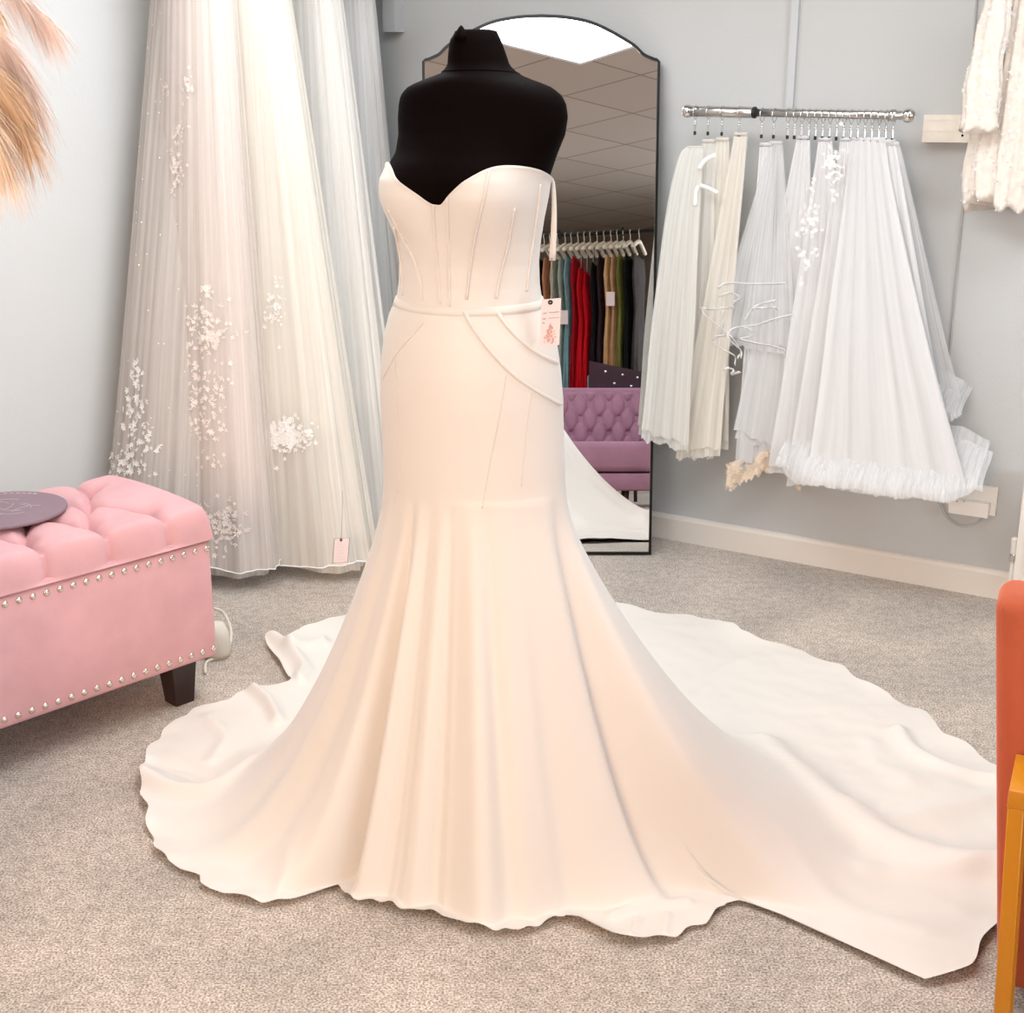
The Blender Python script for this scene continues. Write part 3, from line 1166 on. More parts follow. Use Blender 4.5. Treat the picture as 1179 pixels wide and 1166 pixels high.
def gown(label, c, dn, a, b_, liner, net, zlin, hem0, seed, clusters, nfold=13, tin=1.0, lacem=None, beads=0, tilt=0.0):
    ctr = colpos(c, dn)
    pr = random.Random(seed)
    g = thing('bridal_gown', (ctr.x, ctr.y, 0), label, 'gown', 'bridal gowns hanging along the white wall')
    ph = [pr.uniform(0, 6.28) for _ in range(6)]
    zw = 1.93

    def ring(u, z, grow, zbot, wob):
        f = max(0, (zw - z) / zw)
        aa_ = .055 + (a - .055) * f ** .85
        bb_ = .11 + (b_ - .11) * f ** .85
        th = 2 * pi * u
        th2 = th + .25 * sin(2 * th + ph[0])
        fold = .55 * sin(nfold * th2 + ph[1] + .6 * sin(z * 2 + ph[2])) + .3 * sin((nfold * 2 + 3) * th + ph[3] + z) + .25 * sin(5 * th + ph[4])
        fold += .25 * nz(th * 6, z * 1.2, seed)
        k_ = 1 + wob * fold * (.35 + .65 * f)
        x, y = (aa_ + grow) * cos(th) * k_, (bb_ + grow) * sin(th) * k_
        return NL * y + EL * (x - tilt * z) + V((0, 0, z))

    li = MB().grid(150, 50, lambda u, v: ring(u, zw + (zlin - zw) * v, -.02, zlin, .035), True)
    li.build('skirt_lining', liner, g)
    allv = []
    for lay in range(2):
        def fn(u, v):
            hz = hem0 + .035 * (1 + nz(u * 9, seed + lay * 3.3)) * (1 if lay else .6) + lay * .02
            z = zw + (hz - zw) * v
            return ring(u + .013 * lay, z, .004 + .014 * lay + .03 * lay * v * v, hz, .036 + .012 * lay)
        ov_ = MB().grid(260, 56, fn, True)
        ov_.build('tulle_overlay', net, g)
        allv.append(ov_)
    # stiffened hem edging of the outer net
    ed = [allv[1].v[56 * 260 + i] for i in range(260)]
    MB().tube(ed, .0022, 5, True).build('hem_braid', M['ribbon'], g)
    bo = MB().grid(60, 14, lambda u, v: NL * ((.11 + .05 * sin(pi * v) + .02 * v) * sin(2 * pi * u)) + EL * ((.055 + .02 * sin(pi * v)) * cos(2 * pi * u) - tilt * zw) + V((0, 0, zw + .24 * v + .02 * v * sin(4 * pi * u))), True)
    bo.build('bodice', liner, g)
    hg = MB()
    hg.tube(resample([NL * -.18 + V((0, 0, zw + .22)), NL * -.09 + V((0, 0, zw + .27)), V((0, 0, zw + .3)), NL * .09 + V((0, 0, zw + .27)), NL * .18 + V((0, 0, zw + .22))], 20), .006, 8)
    hg.tube(resample([V((0, 0, zw + .3)), V((0, 0, zw + .335)), NL * .018 + V((0, 0, zw + .355)), V((0, 0, zw + .375)), NL * -.018 + V((0, 0, zw + .36))], 16), .002, 6)
    hg.xf(Matrix.Translation(EL * (-tilt * zw)))
    hg.build('hanger', M['hanger'], g)
    bv = allv[1].bvh()
    for cx_, cy_, sx_, sy_, cnt, sz in clusters:
        mb = MB()
        for i in range(int(cnt * 1.5)):
            px_, py_ = cx_ + pr.gauss(0, sx_), cy_ + pr.gauss(0, sy_)
            d = ray(px_, py_).normalized()
            h = bv.ray_cast(CAM - V((ctr.x, ctr.y, 0)), d)
            if h[0] is None:
                continue
            nn = h[1] if h[1].dot(d) < 0 else -h[1]
            lace_bits(mb, h[0] + nn * .002, nn, sz * .8 * pr.uniform(.6, 1.2), pr)
        if mb.f:
            mb.build('lace_applique', lacem or clo, g, False)
    if beads:
        mb = MB()
        for i in range(beads):
            u_, v_ = pr.random(), .05 + .9 * pr.random() ** .8
            k_ = int(v_ * 56) * 260 + int(u_ * 260) % 260
            p_ = allv[1].v[k_]
            mb.ball(p_, .0028, 6, 4)
        mb.build('bead_scatter', M['pearl'], g)['kind'] = 'stuff'
    return g


lin_taupe = mat('taupe_lining', rgb(226, 218, 212), rough=.7, spec=.2)
lin_blush = mat('blush_lining', rgb(240, 231, 224), rough=.6, spec=.25)
lin_ivory = mat('ivory_lining', rgb(243, 239, 231), rough=.6, spec=.25)
lin_white = mat('white_lining', rgb(244, 242, 238), rough=.6, spec=.25)
net_taupe = tulle('taupe_tulle', rgb(224, 217, 211), .45, .8)
net_blush = tulle('blush_tulle', rgb(240, 231, 225), .4, .75)
net_ivory = tulle('ivory_tulle', rgb(244, 240, 232), .45, .8)
net_white = tulle('white_tulle', rgb(246, 244, 240), .45, .85)
net_cool = tulle('cool_white_tulle', rgb(247, 247, 246), .5, .9)

gown('taupe sheer beaded gown hanging nearest the bare white wall', 154, .23, .12, .155, lin_taupe, net_taupe, .3, .02, 11,
     [(152, 470, 6, 22, 26, .014), (158, 430, 5, 14, 14, .012), (128, 535, 10, 9, 30, .016), (150, 530, 12, 10, 26, .014), (165, 500, 6, 16, 16, .013)], 15, beads=170, tilt=.165)
g2 = gown('blush gown with white lace flowers beside the ottoman end', 221, .34, .115, .235, lin_blush, net_blush, .25, .02, 23,
     [(205, 195, 4, 14, 26, .012), (208, 155, 4, 9, 12, .009), (216, 100, 4, 12, 12, .009), (190, 104, 3, 6, 6, .008), (240, 335, 5, 5, 10, .012), (236, 378, 16, 14, 44, .013), (248, 390, 6, 6, 16, .013), (222, 365, 6, 6, 12, .011), (256, 600, 12, 16, 60, .013), (215, 420, 14, 30, 60, .011), (240, 470, 14, 35, 70, .012), (205, 520, 14, 25, 60, .012)], 13, lacem=M['laceblush'], tilt=.06)
gown('ivory gown with a scalloped white lace border, third along the wall', 306, .45, .125, .35, lin_ivory, net_ivory, .5, .012, 37,
     [(262, 30, 4, 10, 14, .01), (316, 350, 8, 16, 24, .011), (276, 480, 12, 14, 170, .0115), (304, 506, 18, 8, 190, .0115), (334, 500, 11, 9, 130, .0115), (260, 455, 5, 12, 40, .010), (240, 560, 8, 30, 26, .01)], 12)
g4 = gown('plain white tulle gown, fourth along the wall, with a swing tag', 366, .40, .125, .30, lin_white, net_white, .52, .015, 41, [], 14)
gown('cool white full tulle gown hanging closest to the arched mirror', 404, .30, .12, .24, lin_white, net_cool, .5, .015, 53, [], 12)

# the swing tag on the fourth gown
tY = 3.92
tg2 = swing_tag(g4, ((385, 620), (402.5, 619), (401, 650), (383, 648)), tY, gy(394, 565, tY), False, border=True)

# rail the gowns hang from
r0_, r1_ = CORNER + NL * .31 + EL * .15, CORNER + NL * .31 + EL * 2.1
rail = thing('clothes_rail', ((r0_ + r1_) / 2).to_tuple(), 'chrome clothes rail above the bridal gowns on the white wall', 'rail')
MB().tube([r0_ + V((0, 0, 2.285)), r1_ + V((0, 0, 2.285))], .0125, 12).build('tube', M['chrome'], rail, True, True)
for p in (r0_, r1_):
    MB().tube([p + V((0, 0, 2.285)), p + V((0, 0, CEIL))], .008, 10).build('bracket', M['chrome'], rail, True, True)

# ------------------------------------------------------------------ veils on the right wall
OFF = .16
rl0, rl1 = onwall(792, 128, OFF), onwall(1046, 133, OFF)
rm = onwall(868, 129.5, OFF)
vr = thing('veil_rail', onwall(918, 130, 0).to_tuple(), 'chrome telescopic rail on the grey wall carrying the veils', 'rail')
MB().tube([rl0, rm], .0165, 16).build('outer_tube', M['steel'], vr, True, True)
MB().tube([rm - (rm - rl0).normalized() * .02, rl1], .0125, 16).build('inner_tube', M['steel'], vr, True, True)
MB().tube([rm - (rm - rl0).normalized() * .002, rm + (rm - rl0).normalized() * .006], .0175, 16).build('tube_end', M['clipdark'], vr, True, True)
for p in (rl0, rl1):
    MB().ball(p, .021, 16, 10).build('finial', M['chrome'], vr, True, True)
for px in (915, 1000):
    a_ = rl0 + (rl1 - rl0) * ((px - 792) / 254)
    MB().tube([a_, a_ - NW * OFF], .006, 10).build('bracket', M['chrome'], vr, True, True)
pcol = onwall(1029, 133, OFF)
MB().ball(rl1 - (rl1 - rl0).normalized() * .045, .0175, 14, 8).build('collar', M['steel'], vr, True, True)


def railpt(px):
    # the rail point seen in pixel column px
    lo_, hi_ = 0.0, 1.0
    a_, b_ = rl0, rl1
    for _ in range(40):
        mid = (lo_ + hi_) / 2
        p = a_ + (b_ - a_) * mid
        q = p - CAM
        dep = q.y * cos(TH) - q.z * sin(TH)
        x = CX + F * q.x / dep
        if x < px:
            lo_ = mid
        else:
            hi_ = mid
    return p


ED = (rl1 - rl0).normalized()


def ring_clip():
    r = thing('clip_ring', (0, 0, 0), 'x', 'curtain ring')
    MB().tube([NW * (.0205 * cos(i * pi / 12)) + V((0, 0, .0205 * sin(i * pi / 12) - .003)) for i in range(24)], .0017, 6, True).build('ring', M['chrome'], r)
    c = MB()
    c.tube([V((0, 0, -.026)), V((0, 0, -.04))], .0022, 6)
    c.ball((0, 0, -.04), .0045, 8, 6)
    cl = c.build('clip', M['chrome'], r)
    j = MB()
    j.box((-.0028, -.003, -.066), (.0028, .0, -.038), .001, 1)
    j.box((-.0028, .001, -.064), (.0028, .004, -.038), .001, 1)
    j.build('jaw', M['steel'], cl, False)
    MB().box((-.004, -.004, -.074), (.004, .005, -.062), .0015, 1).build('jaw_tip', M['clipdark'], cl, False)
    return r


rc_scale = .72


def dup(root, loc, label, group=None):
    r = root.copy()
    COL.objects.link(r)
    r.location = loc
    r['label'] = label
    if group:
        r['group'] = group
    for ch in list(root.children):
        c = ch.copy()
        COL.objects.link(c)
        c.parent = r
        for g_ in list(ch.children):
            d = g_.copy()
            COL.objects.link(d)
            d.parent = c
    return r


RING_L = ['chrome ring clip at the ball end of the thick rail tube', 'second chrome ring clip on the thick rail tube', 'third chrome ring clip on the thick rail tube', 'chrome ring clip before the black end of the thick rail tube', 'first chrome ring clip on the thin rail tube', 'second chrome ring clip on the thin rail tube, before the crowded ones']
rc = ring_clip()
rpx = [801, 816, 832, 852, 878, 892] + [908 + i * 8.1 for i in range(16)]
for i, px in enumerate(rpx):
    p = railpt(px)
    rr_ = .0165 if px < 868 else .0125
    loc = p + V((0, 0, rr_ - .0175 + .002))
    lab = RING_L[i] if i < 6 else 'chrome ring clip in the crowded row over the white veils'
    if i == 0:
        rc.location = loc
        rc['label'] = lab
        rc['group'] = 'ring clips on the veil rail'
        rc.rotation_euler = (0, 0, 0)
    else:
        dup(rc, loc, lab, 'ring clips on the veil rail')

v_ivory = tulle('ivory_veil', rgb(238, 233, 223), .7, .95, 18)
v_grey = tulle('smoke_veil', rgb(234, 232, 226), .6, .88, 18)
v_white = tulle('white_veil', rgb(229, 230, 231), .88, 1.0, 18)
v_sheer = tulle('sheer_veil', rgb(233, 234, 235), .3, .6, 30)


def wallrow(px, py, off):
    return onwall(px, py, off)


def veil(label, top, bl, br, off, material, seed, nfold=7, amp=.02, layers=2, hem=.02, twid=14, flare=1.0, parts=None):
    """sheet hung from a gathered top (x, y px) to a hem between two bottom pixels"""
    pr = random.Random(seed)
    base = onwall((bl[0] + br[0]) / 2, (bl[1] + br[1]) / 2, off)
    g = thing('bridal_veil', (base.x, base.y, base.z), label, 'veil', 'veils on the wall rail')
    t0, t1 = onwall(top[0] - twid / 2, top[1], OFF), onwall(top[0] + twid / 2, top[1], OFF)
    b0, b1 = onwall(*bl, off), onwall(*br, off)
    ph = [pr.uniform(0, 6.28) for _ in range(5)]
    res = []
    for lay in range(layers):
        def fn(u, v):
            e_ = v ** flare
            L_ = t0 + (b0 - t0) * v
            R_ = t1 + (b1 - t1) * v
            L_ = V((*(t0.xy + (b0.xy - t0.xy) * e_), t0.z + (b0.z - t0.z) * v))
            R_ = V((*(t1.xy + (b1.xy - t1.xy) * e_), t1.z + (b1.z - t1.z) * v))
            p = L_ + (R_ - L_) * u
            f = sin(nfold * .55 * 2 * pi * u + ph[0] + .9 * sin(3 * v + ph[1])) * .8 + .12 * sin((nfold + 1) * 2 * pi * u + ph[2] + 2 * v + lay)
            f += .9 * nz(u * 5, v * 2.0, seed + lay)
            am = amp * .22 * (.25 + .75 * v)
            p = p + NW * (f * am + lay * .008 - .004 * layers)
            p = p + ED * (.01 * v * nz(u * 6, v * 3, seed + 4.2 + lay))
            if lay:
                p.z += .03 * v * v
            p.z += hem * v ** 6 * (nz(u * 5 + seed, lay * 2.0) + .5 * nz(u * 16, seed))
            return p
        mb = MB().grid(120, 70, fn)
        mb.build('veil_layer', material, g, True, True)
        res.append(mb)
    gt = MB().tube([t0 + V((0, 0, -.006)), t1 + V((0, 0, -.006))], .006, 8)
    gt.build('comb', material, g, True, True)
    return g, res


veil('smoke veil hanging in front of the mirror edge, leftmost on the rail', (801, 168), (738, 505), (792, 522), .24, v_grey, 1, 5, .014, 2, .02, 18, .45)
v1, _ = veil('grey ivory veil with small bow ribbons, second from the mirror', (816, 160), (776, 528), (820, 528), .16, v_grey, 2, 5, .016)
veil('cream veil hanging behind the bow ribbon veil', (832, 158), (790, 520), (838, 518), .12, v_ivory, 3, 6, .016)
veil('ivory veil hanging from the black end of the thick rail tube', (853, 152), (778, 528), (828, 526), .18, v_ivory, 4, 6, .016)
vl, _ = veil('long white veil over a cream lace hem, first of the thin tube', (882, 164), (846, 545), (888, 538), .13, v_white, 5, 6, .016)
vr_, vres = veil('short white veil edged with looping satin ribbon', (893, 162), (822, 395), (918, 412), .17, v_sheer, 6, 6, .016)
veil('sheer white veil hanging behind the ruffled ones', (925, 156), (845, 505), (935, 540), .14, v_white, 7, 8, .02)
veil('white veil with a lace motif near its top', (950, 158), (885, 545), (990, 558), .19, v_white, 8, 8, .022)
veil('white veil in the middle of the crowded rings', (975, 158), (905, 560), (1030, 552), .22, v_white, 9, 9, .022)
vf, vfr = veil('fullest white veil with a thick ruffled hem, right of the rail', (1000, 158), (930, 552), (1112, 570), .26, v_white, 10, 10, .026, 3, .02, 40, 1.15)
veil('sheer white veil with a loose edge beside the wall cable', (1028, 163), (1010, 478), (1108, 480), .10, v_sheer, 11, 5, .014)
veil('white veil hidden between its neighbours above the socket', (1020, 160), (985, 545), (1100, 566), .18, v_white, 12, 8, .02, 2, .02, 20)

# ruffles of the fullest veil: gathered bands
v_fuzz = tulle('ruffle_net', rgb(236, 237, 238), .45, .75, 50)
for (xl, yl, xr, yr, hgt, of_, sd) in ((893, 512, 1122, 542, .20, .285, 1), (890, 520, 1126, 552, .17, .295, 2), (898, 524, 1120, 552, .17, .305, 3), (905, 530, 1112, 556, .14, .31, 4), (1050, 442, 1102, 468, .10, .19, 6)):
    rf = MB()

    def fn(u, v):
        x_, y_ = xl + (xr - xl) * u, yl + (yr - yl) * u
        p = onwall(x_, y_, of_)
        e_ = smooth01(min(u, 1 - u) * 7)
        fold = 1.1 * nz(u * 16, v * 1.5, sd) + .3 * nz(u * 45, v * 2, sd)
        q_ = p + NW * (.05 * (e_ - 1) + fold * .005 * v - .13 + .13 * smooth01(v / .9))
        q_.z += (.5 * hgt - hgt * v) * (.55 + .45 * e_) + .018 * nz(u * 9, 3.3 * sd) * v + .010 * nz(u * 38, sd) * v + .008 * nz(u * 120, sd) * v
        return q_ + ED * (.012 * (v - .3) * (2 * u - 1) * v + .004 * v * nz(u * 50, sd + 2))
    rf.grid(420, 14, fn)
    rf.build('ruffle', v_fuzz, vf, True, True)
# lace motif on the 8th veil
vlace = [o for o in bpy.data.objects if o.get('label', '').startswith('white veil with a lace motif')][0]
pr = random.Random(9)
for cx_, cy_, sx_, sy_, cnt in ((960, 195, 6, 18, 50), (935, 250, 7, 22, 40), (925, 300, 4, 25, 20)):
    mb = MB()
    for i in range(cnt):
        p = onwall(cx_ + pr.gauss(0, sx_), cy_ + pr.gauss(0, sy_), .185 + .05 * (cy_ - 150) / 150)
        lace_bits(mb, p, NW, .009 * pr.uniform(.6, 1.2), pr)
    mb.build('lace_motif', M['lace'], vlace, False, True)
# cream lace hem below the long veil
for (xl, yl, xr, yr, hgt) in ((838, 545, 888, 528, .075), (918, 546, 950, 540, .05)):
    mb = MB()

    def fn(u, v):
        p = onwall(xl + (xr - xl) * u, yl + (yr - yl) * u, .128)
        return p + NW * (.012 * sin(9 * u + 2 * v)) + V((0, 0, .5 * hgt - hgt * v - .02 * v * (1 - u) + .008 * v * sin(40 * u)))
    mb.grid(50, 14, fn)
    lf = mb.build('lace_hem', M['lacecream'], vl, True, True)
    lb = MB()
    for i in range(60):
        p = mb.v[pr.randrange(len(mb.v))]
        lace_bits(lb, p + NW * .003, NW, .010, pr)
    lb.build('lace_flowers', M['lacecream'], lf, False, True)
# ribbon loops: satin edging of the short veil
RIB = [[(826, 332), (838, 326), (870, 327), (905, 326)], [(828, 341), (842, 337), (852, 343), (845, 348)], [(806, 354), (820, 356), (845, 353)], [(806, 354), (815, 366), (836, 382), (846, 392), (853, 405), (849, 412)],
       [(912, 362), (890, 368), (872, 374), (855, 376), (843, 379), (838, 388), (845, 396), (854, 404), (853, 412)], [(855, 376), (865, 380), (866, 387), (852, 390), (870, 395), (888, 398), (904, 403)],
       [(836, 386), (824, 388), (822, 394), (832, 402), (846, 410), (846, 420)], [(832, 426), (838, 424), (845, 426), (842, 431), (852, 428)], [(893, 346), (876, 350), (866, 356), (858, 368)], [(870, 355), (890, 354), (896, 357)]]
for px in RIB:
    pts = [onwall(p.x, p.y, .20 + .012 * sin(i * .5)) for i, p in enumerate(resample([V((x, y, 0)) for x, y in px], 26))]
    strip(MB(), pts, .0105, NW + V((0, 0, .8)), .001).build('satin_edging', M['ribbon'], vr_, True, True)
# bow ribbons on the second veil
for px in ([(804, 195), (812, 184), (824, 178)], [(800, 238), (801, 222), (804, 214)], [(806, 213), (816, 217), (826, 222)]):
    pts = [onwall(p.x, p.y, .2) for p in resample([V((x, y, 0)) for x, y in px], 10)]
    strip(MB(), pts, .013, NW.cross(pts[-1] - pts[0]), .001).build('bow_ribbon', M['ribbon'], v1, True, True)

# ------------------------------------------------------------------ wooden block, lace jacket, socket, radiator
pb = onwall(1064, 131, .045)
a_l = (onwall(1064, 131, .045) - CORNER).dot(EW)
a_r = (onwall(1121, 163, .045) - CORNER).dot(EW)
z_t, z_b = onwall(1092, 132, .045).z, onwall(1092, 164, .045).z
wbk = thing('wooden_peg_block', wallpoint(a_l, .02, z_b).to_tuple(), 'pale pine block screwed to the grey wall beside the lace jacket', 'wooden block')
q = MB()
for i in range(5):                            # slatted face
    zz0 = z_b + (z_t - z_b) * i / 5
    s_ = slab(a_l, .0, a_r + .12, .045 if i % 2 == 0 else .0435, zz0, zz0 + (z_t - z_b) / 5)
    q.add(s_.v, s_.f)
q.build('block', M['pine'], wbk, False, True)
sp = onwall(1108, 156, .0455)
MB().ball(sp, .0035, 8, 6).build('screw', M['dark'], wbk, True, True)
pegp = wallpoint(a_r + .075, .0, z_t - .01)
MB().tube([pegp + NW * .045, pegp + NW * .13 + V((0, 0, .02))], .007, 8).build('peg', M['pine'], wbk, True, True)

jc = onwall(1152, 150, .11)
jk = thing('lace_jacket', (jc.x, jc.y, onwall(1150, 236, .11).z), 'sequinned ivory lace jacket with a hanging sleeve on the grey wall', 'jacket')
jz0, jz1 = onwall(1150, 233, .11).z, onwall(1150, -80, .11).z
jl0, jr0 = onwall(1111, 215, .11), onwall(1206, 215, .11)
jacket_net = mat('ivory_net_lace', rgb(226, 218, 208), rough=.8, noise_scale=45, noise_amt=.10)
hwj = (jr0 - jl0).length / 2
jmid = (jl0 + jr0) / 2


def jf(u, v):
    th = 2 * pi * u
    w = hwj * (.72 + .28 * sin(pi * min(1, v * 1.05)) ** .7 if v < .9 else 0.0 + .72 + .28 * sin(pi * .945) ** .7 + (v - .9) * -1.4) if False else hwj * lerp_table([(0, .62), (.3, .72), (.6, .86), (.85, 1.0), (.95, .96), (1.0, .86)], v)[0]
    k_ = 1 + .12 * sin(11 * th + 3 * v) * v + .06 * sin(23 * th)
    z = jz1 + (jz0 - jz1) * v + .02 * v * sin(3 * th + 1) + .012 * v ** 4 * sin(11 * th)
    return V((jmid.x, jmid.y, 0)) + EW * (w * cos(th) * k_ + .02 * (1 - v)) + NW * (.06 * sin(th) * k_) + V((0, 0, z))


jm = MB().grid(120, 50, jf, True, True)
jm.build('body', jacket_net, jk, True, True)
s0, s1 = onwall(1150, -20, .19), onwall(1122, 146, .19)
sleeve = MB()


def sf(u, v):
    th = 2 * pi * u
    c_ = resample_sleeve(v)
    w = .032 + .02 * v + (.008 * sin(pi * v * 6)) * .4
    k_ = 1 + .10 * sin(7 * th + 5 * v)
    return c_ + EW * (w * cos(th) * k_) + NW * (.022 * sin(th) * k_) + V((0, 0, .008 * v * sin(5 * th)))


slp = resample([onwall(1158, -40, .20), onwall(1146, 20, .2), onwall(1134, 80, .2), onwall(1127, 150, .2)], 40)


def resample_sleeve(v):
    return slp[min(40, int(round(v * 40)))]


sleeve.grid(40, 40, sf, True, True)
slo = sleeve.build('sleeve', jacket_net, jk, True, True)
for bm2, par, cnt in ((jm, jk, 900), (sleeve, slo, 330)):
    lb = MB()
    bvv = bm2.bvh()
    for i in range(cnt):
        f = bm2.f[pr.randrange(len(bm2.f))]
        p = sum((bm2.v[j] for j in f), V()) / len(f)
        n_v = (bm2.v[f[1]] - bm2.v[f[0]]).cross(bm2.v[f[2]] - bm2.v[f[0]])
        if n_v.length < 1e-9:
            continue
        n_v.normalize()
        c_ = V((jmid.x, jmid.y, p.z)) if bm2 is jm else resample_sleeve(.5)
        if n_v.dot(p - c_) < 0:
            n_v = -n_v
        lace_bits(lb, p, n_v, .0075 * pr.uniform(.6, 1.3), pr)
    lb.build('lace_pattern', M['lace'], par, False, True)
sq = MB()
for i in range(240):
    p = jm.v[pr.randrange(len(jm.v) // 3, len(jm.v))]
    sq.ball(p + (p - V((jmid.x, jmid.y, p.z))).normalized() * .004, .0026, 6, 4)
sq.build('sequins', M['pearl'], jk, True, True)['kind'] = 'stuff'
# a hanger hooks it over the peg
MB().tube(resample([V((jmid.x, jmid.y, jz1 - .04)), V((jmid.x, jmid.y, jz1 + .05)), V((jmid.x, jmid.y, jz1 + .08)) + NW * .015, V((jmid.x, jmid.y, jz1 + .1))], 12), .003, 6).build('hanger', M['hanger'], jk, True, True)

# double socket
s_l, s_r = (onwall(1096, 575, .01) - CORNER).dot(EW), (onwall(1148, 575, .01) - CORNER).dot(EW)
sz0, sz1 = onwall(1146, 594, .01).z, onwall(1146, 561, .01).z
so = thing('double_socket', wallpoint((s_l + s_r) / 2, .0, sz0).to_tuple(), 'white double wall socket with a plug and looped lead', 'socket')
q = slab(s_l, 0, s_r, .012, sz0, sz1)
MB().add(q.v, q.f).build('faceplate', M['plastic'], so, False, True)
p0, p1 = (onwall(1093, 580, .04) - CORNER).dot(EW), (onwall(1138, 585, .04) - CORNER).dot(EW)
q = slab(p0, .012, p1, .045, sz0 - .002, sz0 + .045)
pl = MB().add(q.v, q.f).build('plug', M['plastic'], so, False, True)
q = MB()
for px in (1102, 1110):
    q.ball(onwall(px, 577, .0455), .0028, 8, 5)
q.build('indicator', M['cable'], pl, True, True)
lp = resample([onwall(1080, 572, .05), onwall(1083, 582, .04), onwall(1091, 596, .035), onwall(1105, 605, .035), onwall(1119, 604, .035), onwall(1128, 598, .035), onwall(1133, 589, .035)], 30)
MB().tube(lp, .0038, 8).build('lead', M['cable'], so, True, True)

# radiator at the right edge
rx = onwall(1174, 600, .09)
ra0 = (rx - CORNER).dot(EW)
rad = thing('radiator', wallpoint(ra0, .05, 0).to_tuple(), 'white panel radiator at the end of the grey wall', 'radiator')
rz0, rz1 = onwall(1176, 692, .09).z, onwall(1176, 545, .09).z
rz0 = max(rz0, .1)
q = MB()
s_ = slab(ra0, .045, ra0 + 1.0, .09, rz0, rz1)
q.add(s_.v, s_.f)
for i in range(24):
    s_ = slab(ra0 + .03 + i * .04, .09, ra0 + .05 + i * .04, .097, rz0 + .03, rz1 - .03)
    q.add(s_.v, s_.f)
q.build('panel', M['plastic'], rad, False, True)
for t in (.15, .85):
    s_ = slab(ra0 + t, 0, ra0 + t + .03, .05, rz0 + .1, rz1 - .1)
    MB().add(s_.v, s_.f).build('bracket', M['plastic'], rad, False, True)
vx = onwall(1167, 640, .07)
va = vx
MB().tube([V((va.x, va.y, 0)), V((va.x, va.y, onwall(1167, 642, .07).z))], .008, 10).build('pipe', M['plastic'], rad, True, True)
z1_, z2_ = onwall(1167, 642, .07).z, onwall(1167, 620, .07).z
MB().lathe([(.001, z1_ - .01), (.013, z1_ - .01), (.013, z1_ + .012), (.009, z1_ + .016), (.001, z1_ + .016)], (va.x, va.y, 0), 16).build('valve_nut', M['chrome'], rad, 'auto', True)
MB().lathe([(.001, z1_ + .014), (.012, z1_ + .014), (.013, z2_), (.008, z2_ + .006), (.001, z2_ + .006)], (va.x, va.y, 0), 16).build('valve_cap', M['plastic'], rad, 'auto', True)
MB().tube([V((va.x, va.y, z1_)), V((va.x, va.y, z1_)) + EW * .06], .007, 10).build('valve_tail', M['chrome'], rad, True, True)

# ------------------------------------------------------------------ rust armchair and mustard table at the right edge
CHY = 1.93
cp = gy(1147, 1139, CHY)
ch = thing('armchair', (cp.x, cp.y, 0), 'rust velvet armchair at the right edge beyond the mustard table', 'armchair', None, R(-23))
cz0, cz1 = cp.z, gy(1155, 696, CHY).z
bk = MB().box((0, 0, cz0), (.66, .13, cz1), .03, 5)
REC = .105
bk.v = [V((p.x - REC * (p.z - cz0), p.y, p.z)) for p in bk.v]
bk.build('backrest', M['rust'], ch)
pp = [(0.006, 0.0), (.654, 0)]
pq = MB().tube([(.012, .012, cz0 + .03), (.012, .012, cz1 - .02), (.03, .012, cz1 - .012), (.63, .012, cz1 - .012), (.648, .012, cz1 - .02), (.648, .012, cz0 + .03)], .0045, 8)
pq.v = [V((p.x - REC * (p.z - cz0), p.y, p.z)) for p in pq.v]
pq.build('piping', M['rust'], ch)
MB().box((.02, .1, .14), (.64, .66, .40), .035, 4).build('seat', M['rust'], ch)
for x in (.0, .57):
    MB().box((x + .0, .11, .14), (x + .09, .64, .56), .03, 4).build('armrest', M['rust'], ch)
for x, y in ((.07, .065), (.59, .065), (.07, .6), (.59, .6)):
    MB().tube([(x, y, 0.0), (x, y, .16)], [.011, .016], 12).build('leg', M['darkwood'], ch)

tz = 0
TY = 1.79
tcn = gy(1159, 930, TY)
tt = gy(1161, 909, TY)
th_ = tt.z - tcn.z
TROT = R(-25)
tbl = thing('side_table', (tcn.x, tcn.y, 0), 'narrow mustard yellow metal side table in front of the rust armchair', 'table', None, TROT)
TW, TD = .46, .13
MB().box((0, 0, tcn.z), (TW, TD, tt.z), .002, 2).build('tabletop', M['gold'], tbl, 'auto')
lw = .024
for x, y in ((.001, .001), (TW - lw - .001, .001), (.001, TD - lw - .001), (TW - lw - .001, TD - lw - .001)):
    lb = MB().box((x, y, 0), (x + lw, y + lw, tcn.z), .0015, 1)
    lb.v = [V((p.x + (.022 if x < .1 else -.022) * (1 - p.z / tcn.z), p.y, p.z)) for p in lb.v]
    lb.build('leg', M['gold'], tbl, 'auto')

# ------------------------------------------------------------------ pampas grass at the left edge
vb = V((-1.18, 1.98, 0))
pg = thing('pampas_grass', tuple(vb), 'dried pampas grass plumes drooping in at the upper left edge', 'dried flowers')
MB().lathe([(.001, 0), (.11, 0), (.14, .1), (.15, .3), (.12, .6), (.075, .8), (.07, .9), (.085, .95), (.075, .95), (.06, .88), (.06, .7), (.001, .7)], (0, 0, 0), 36).build('vase', M['vase'], pg)
PL = [([(-120, 60), (-60, -40), (10, -25), (50, 5), (80, 32)], 2.2, 'pampas2', .07, 900), ([(-160, 120), (-90, 20), (-20, 25), (30, 60), (64, 125)], 2.1, 'pampas2', .08, 1500), ([(-160, 180), (-90, 60), (-20, 70), (20, 100), (54, 160)], 2.0, 'pampas3', .085, 1500),
      ([(-170, 230), (-100, 110), (-40, 100), (0, 130), (24, 180)], 1.95, 'pampas', .09, 1500), ([(-120, 20), (-60, -60), (-20, -40), (5, -5), (20, 18)], 2.05, 'pampas', .05, 700)]
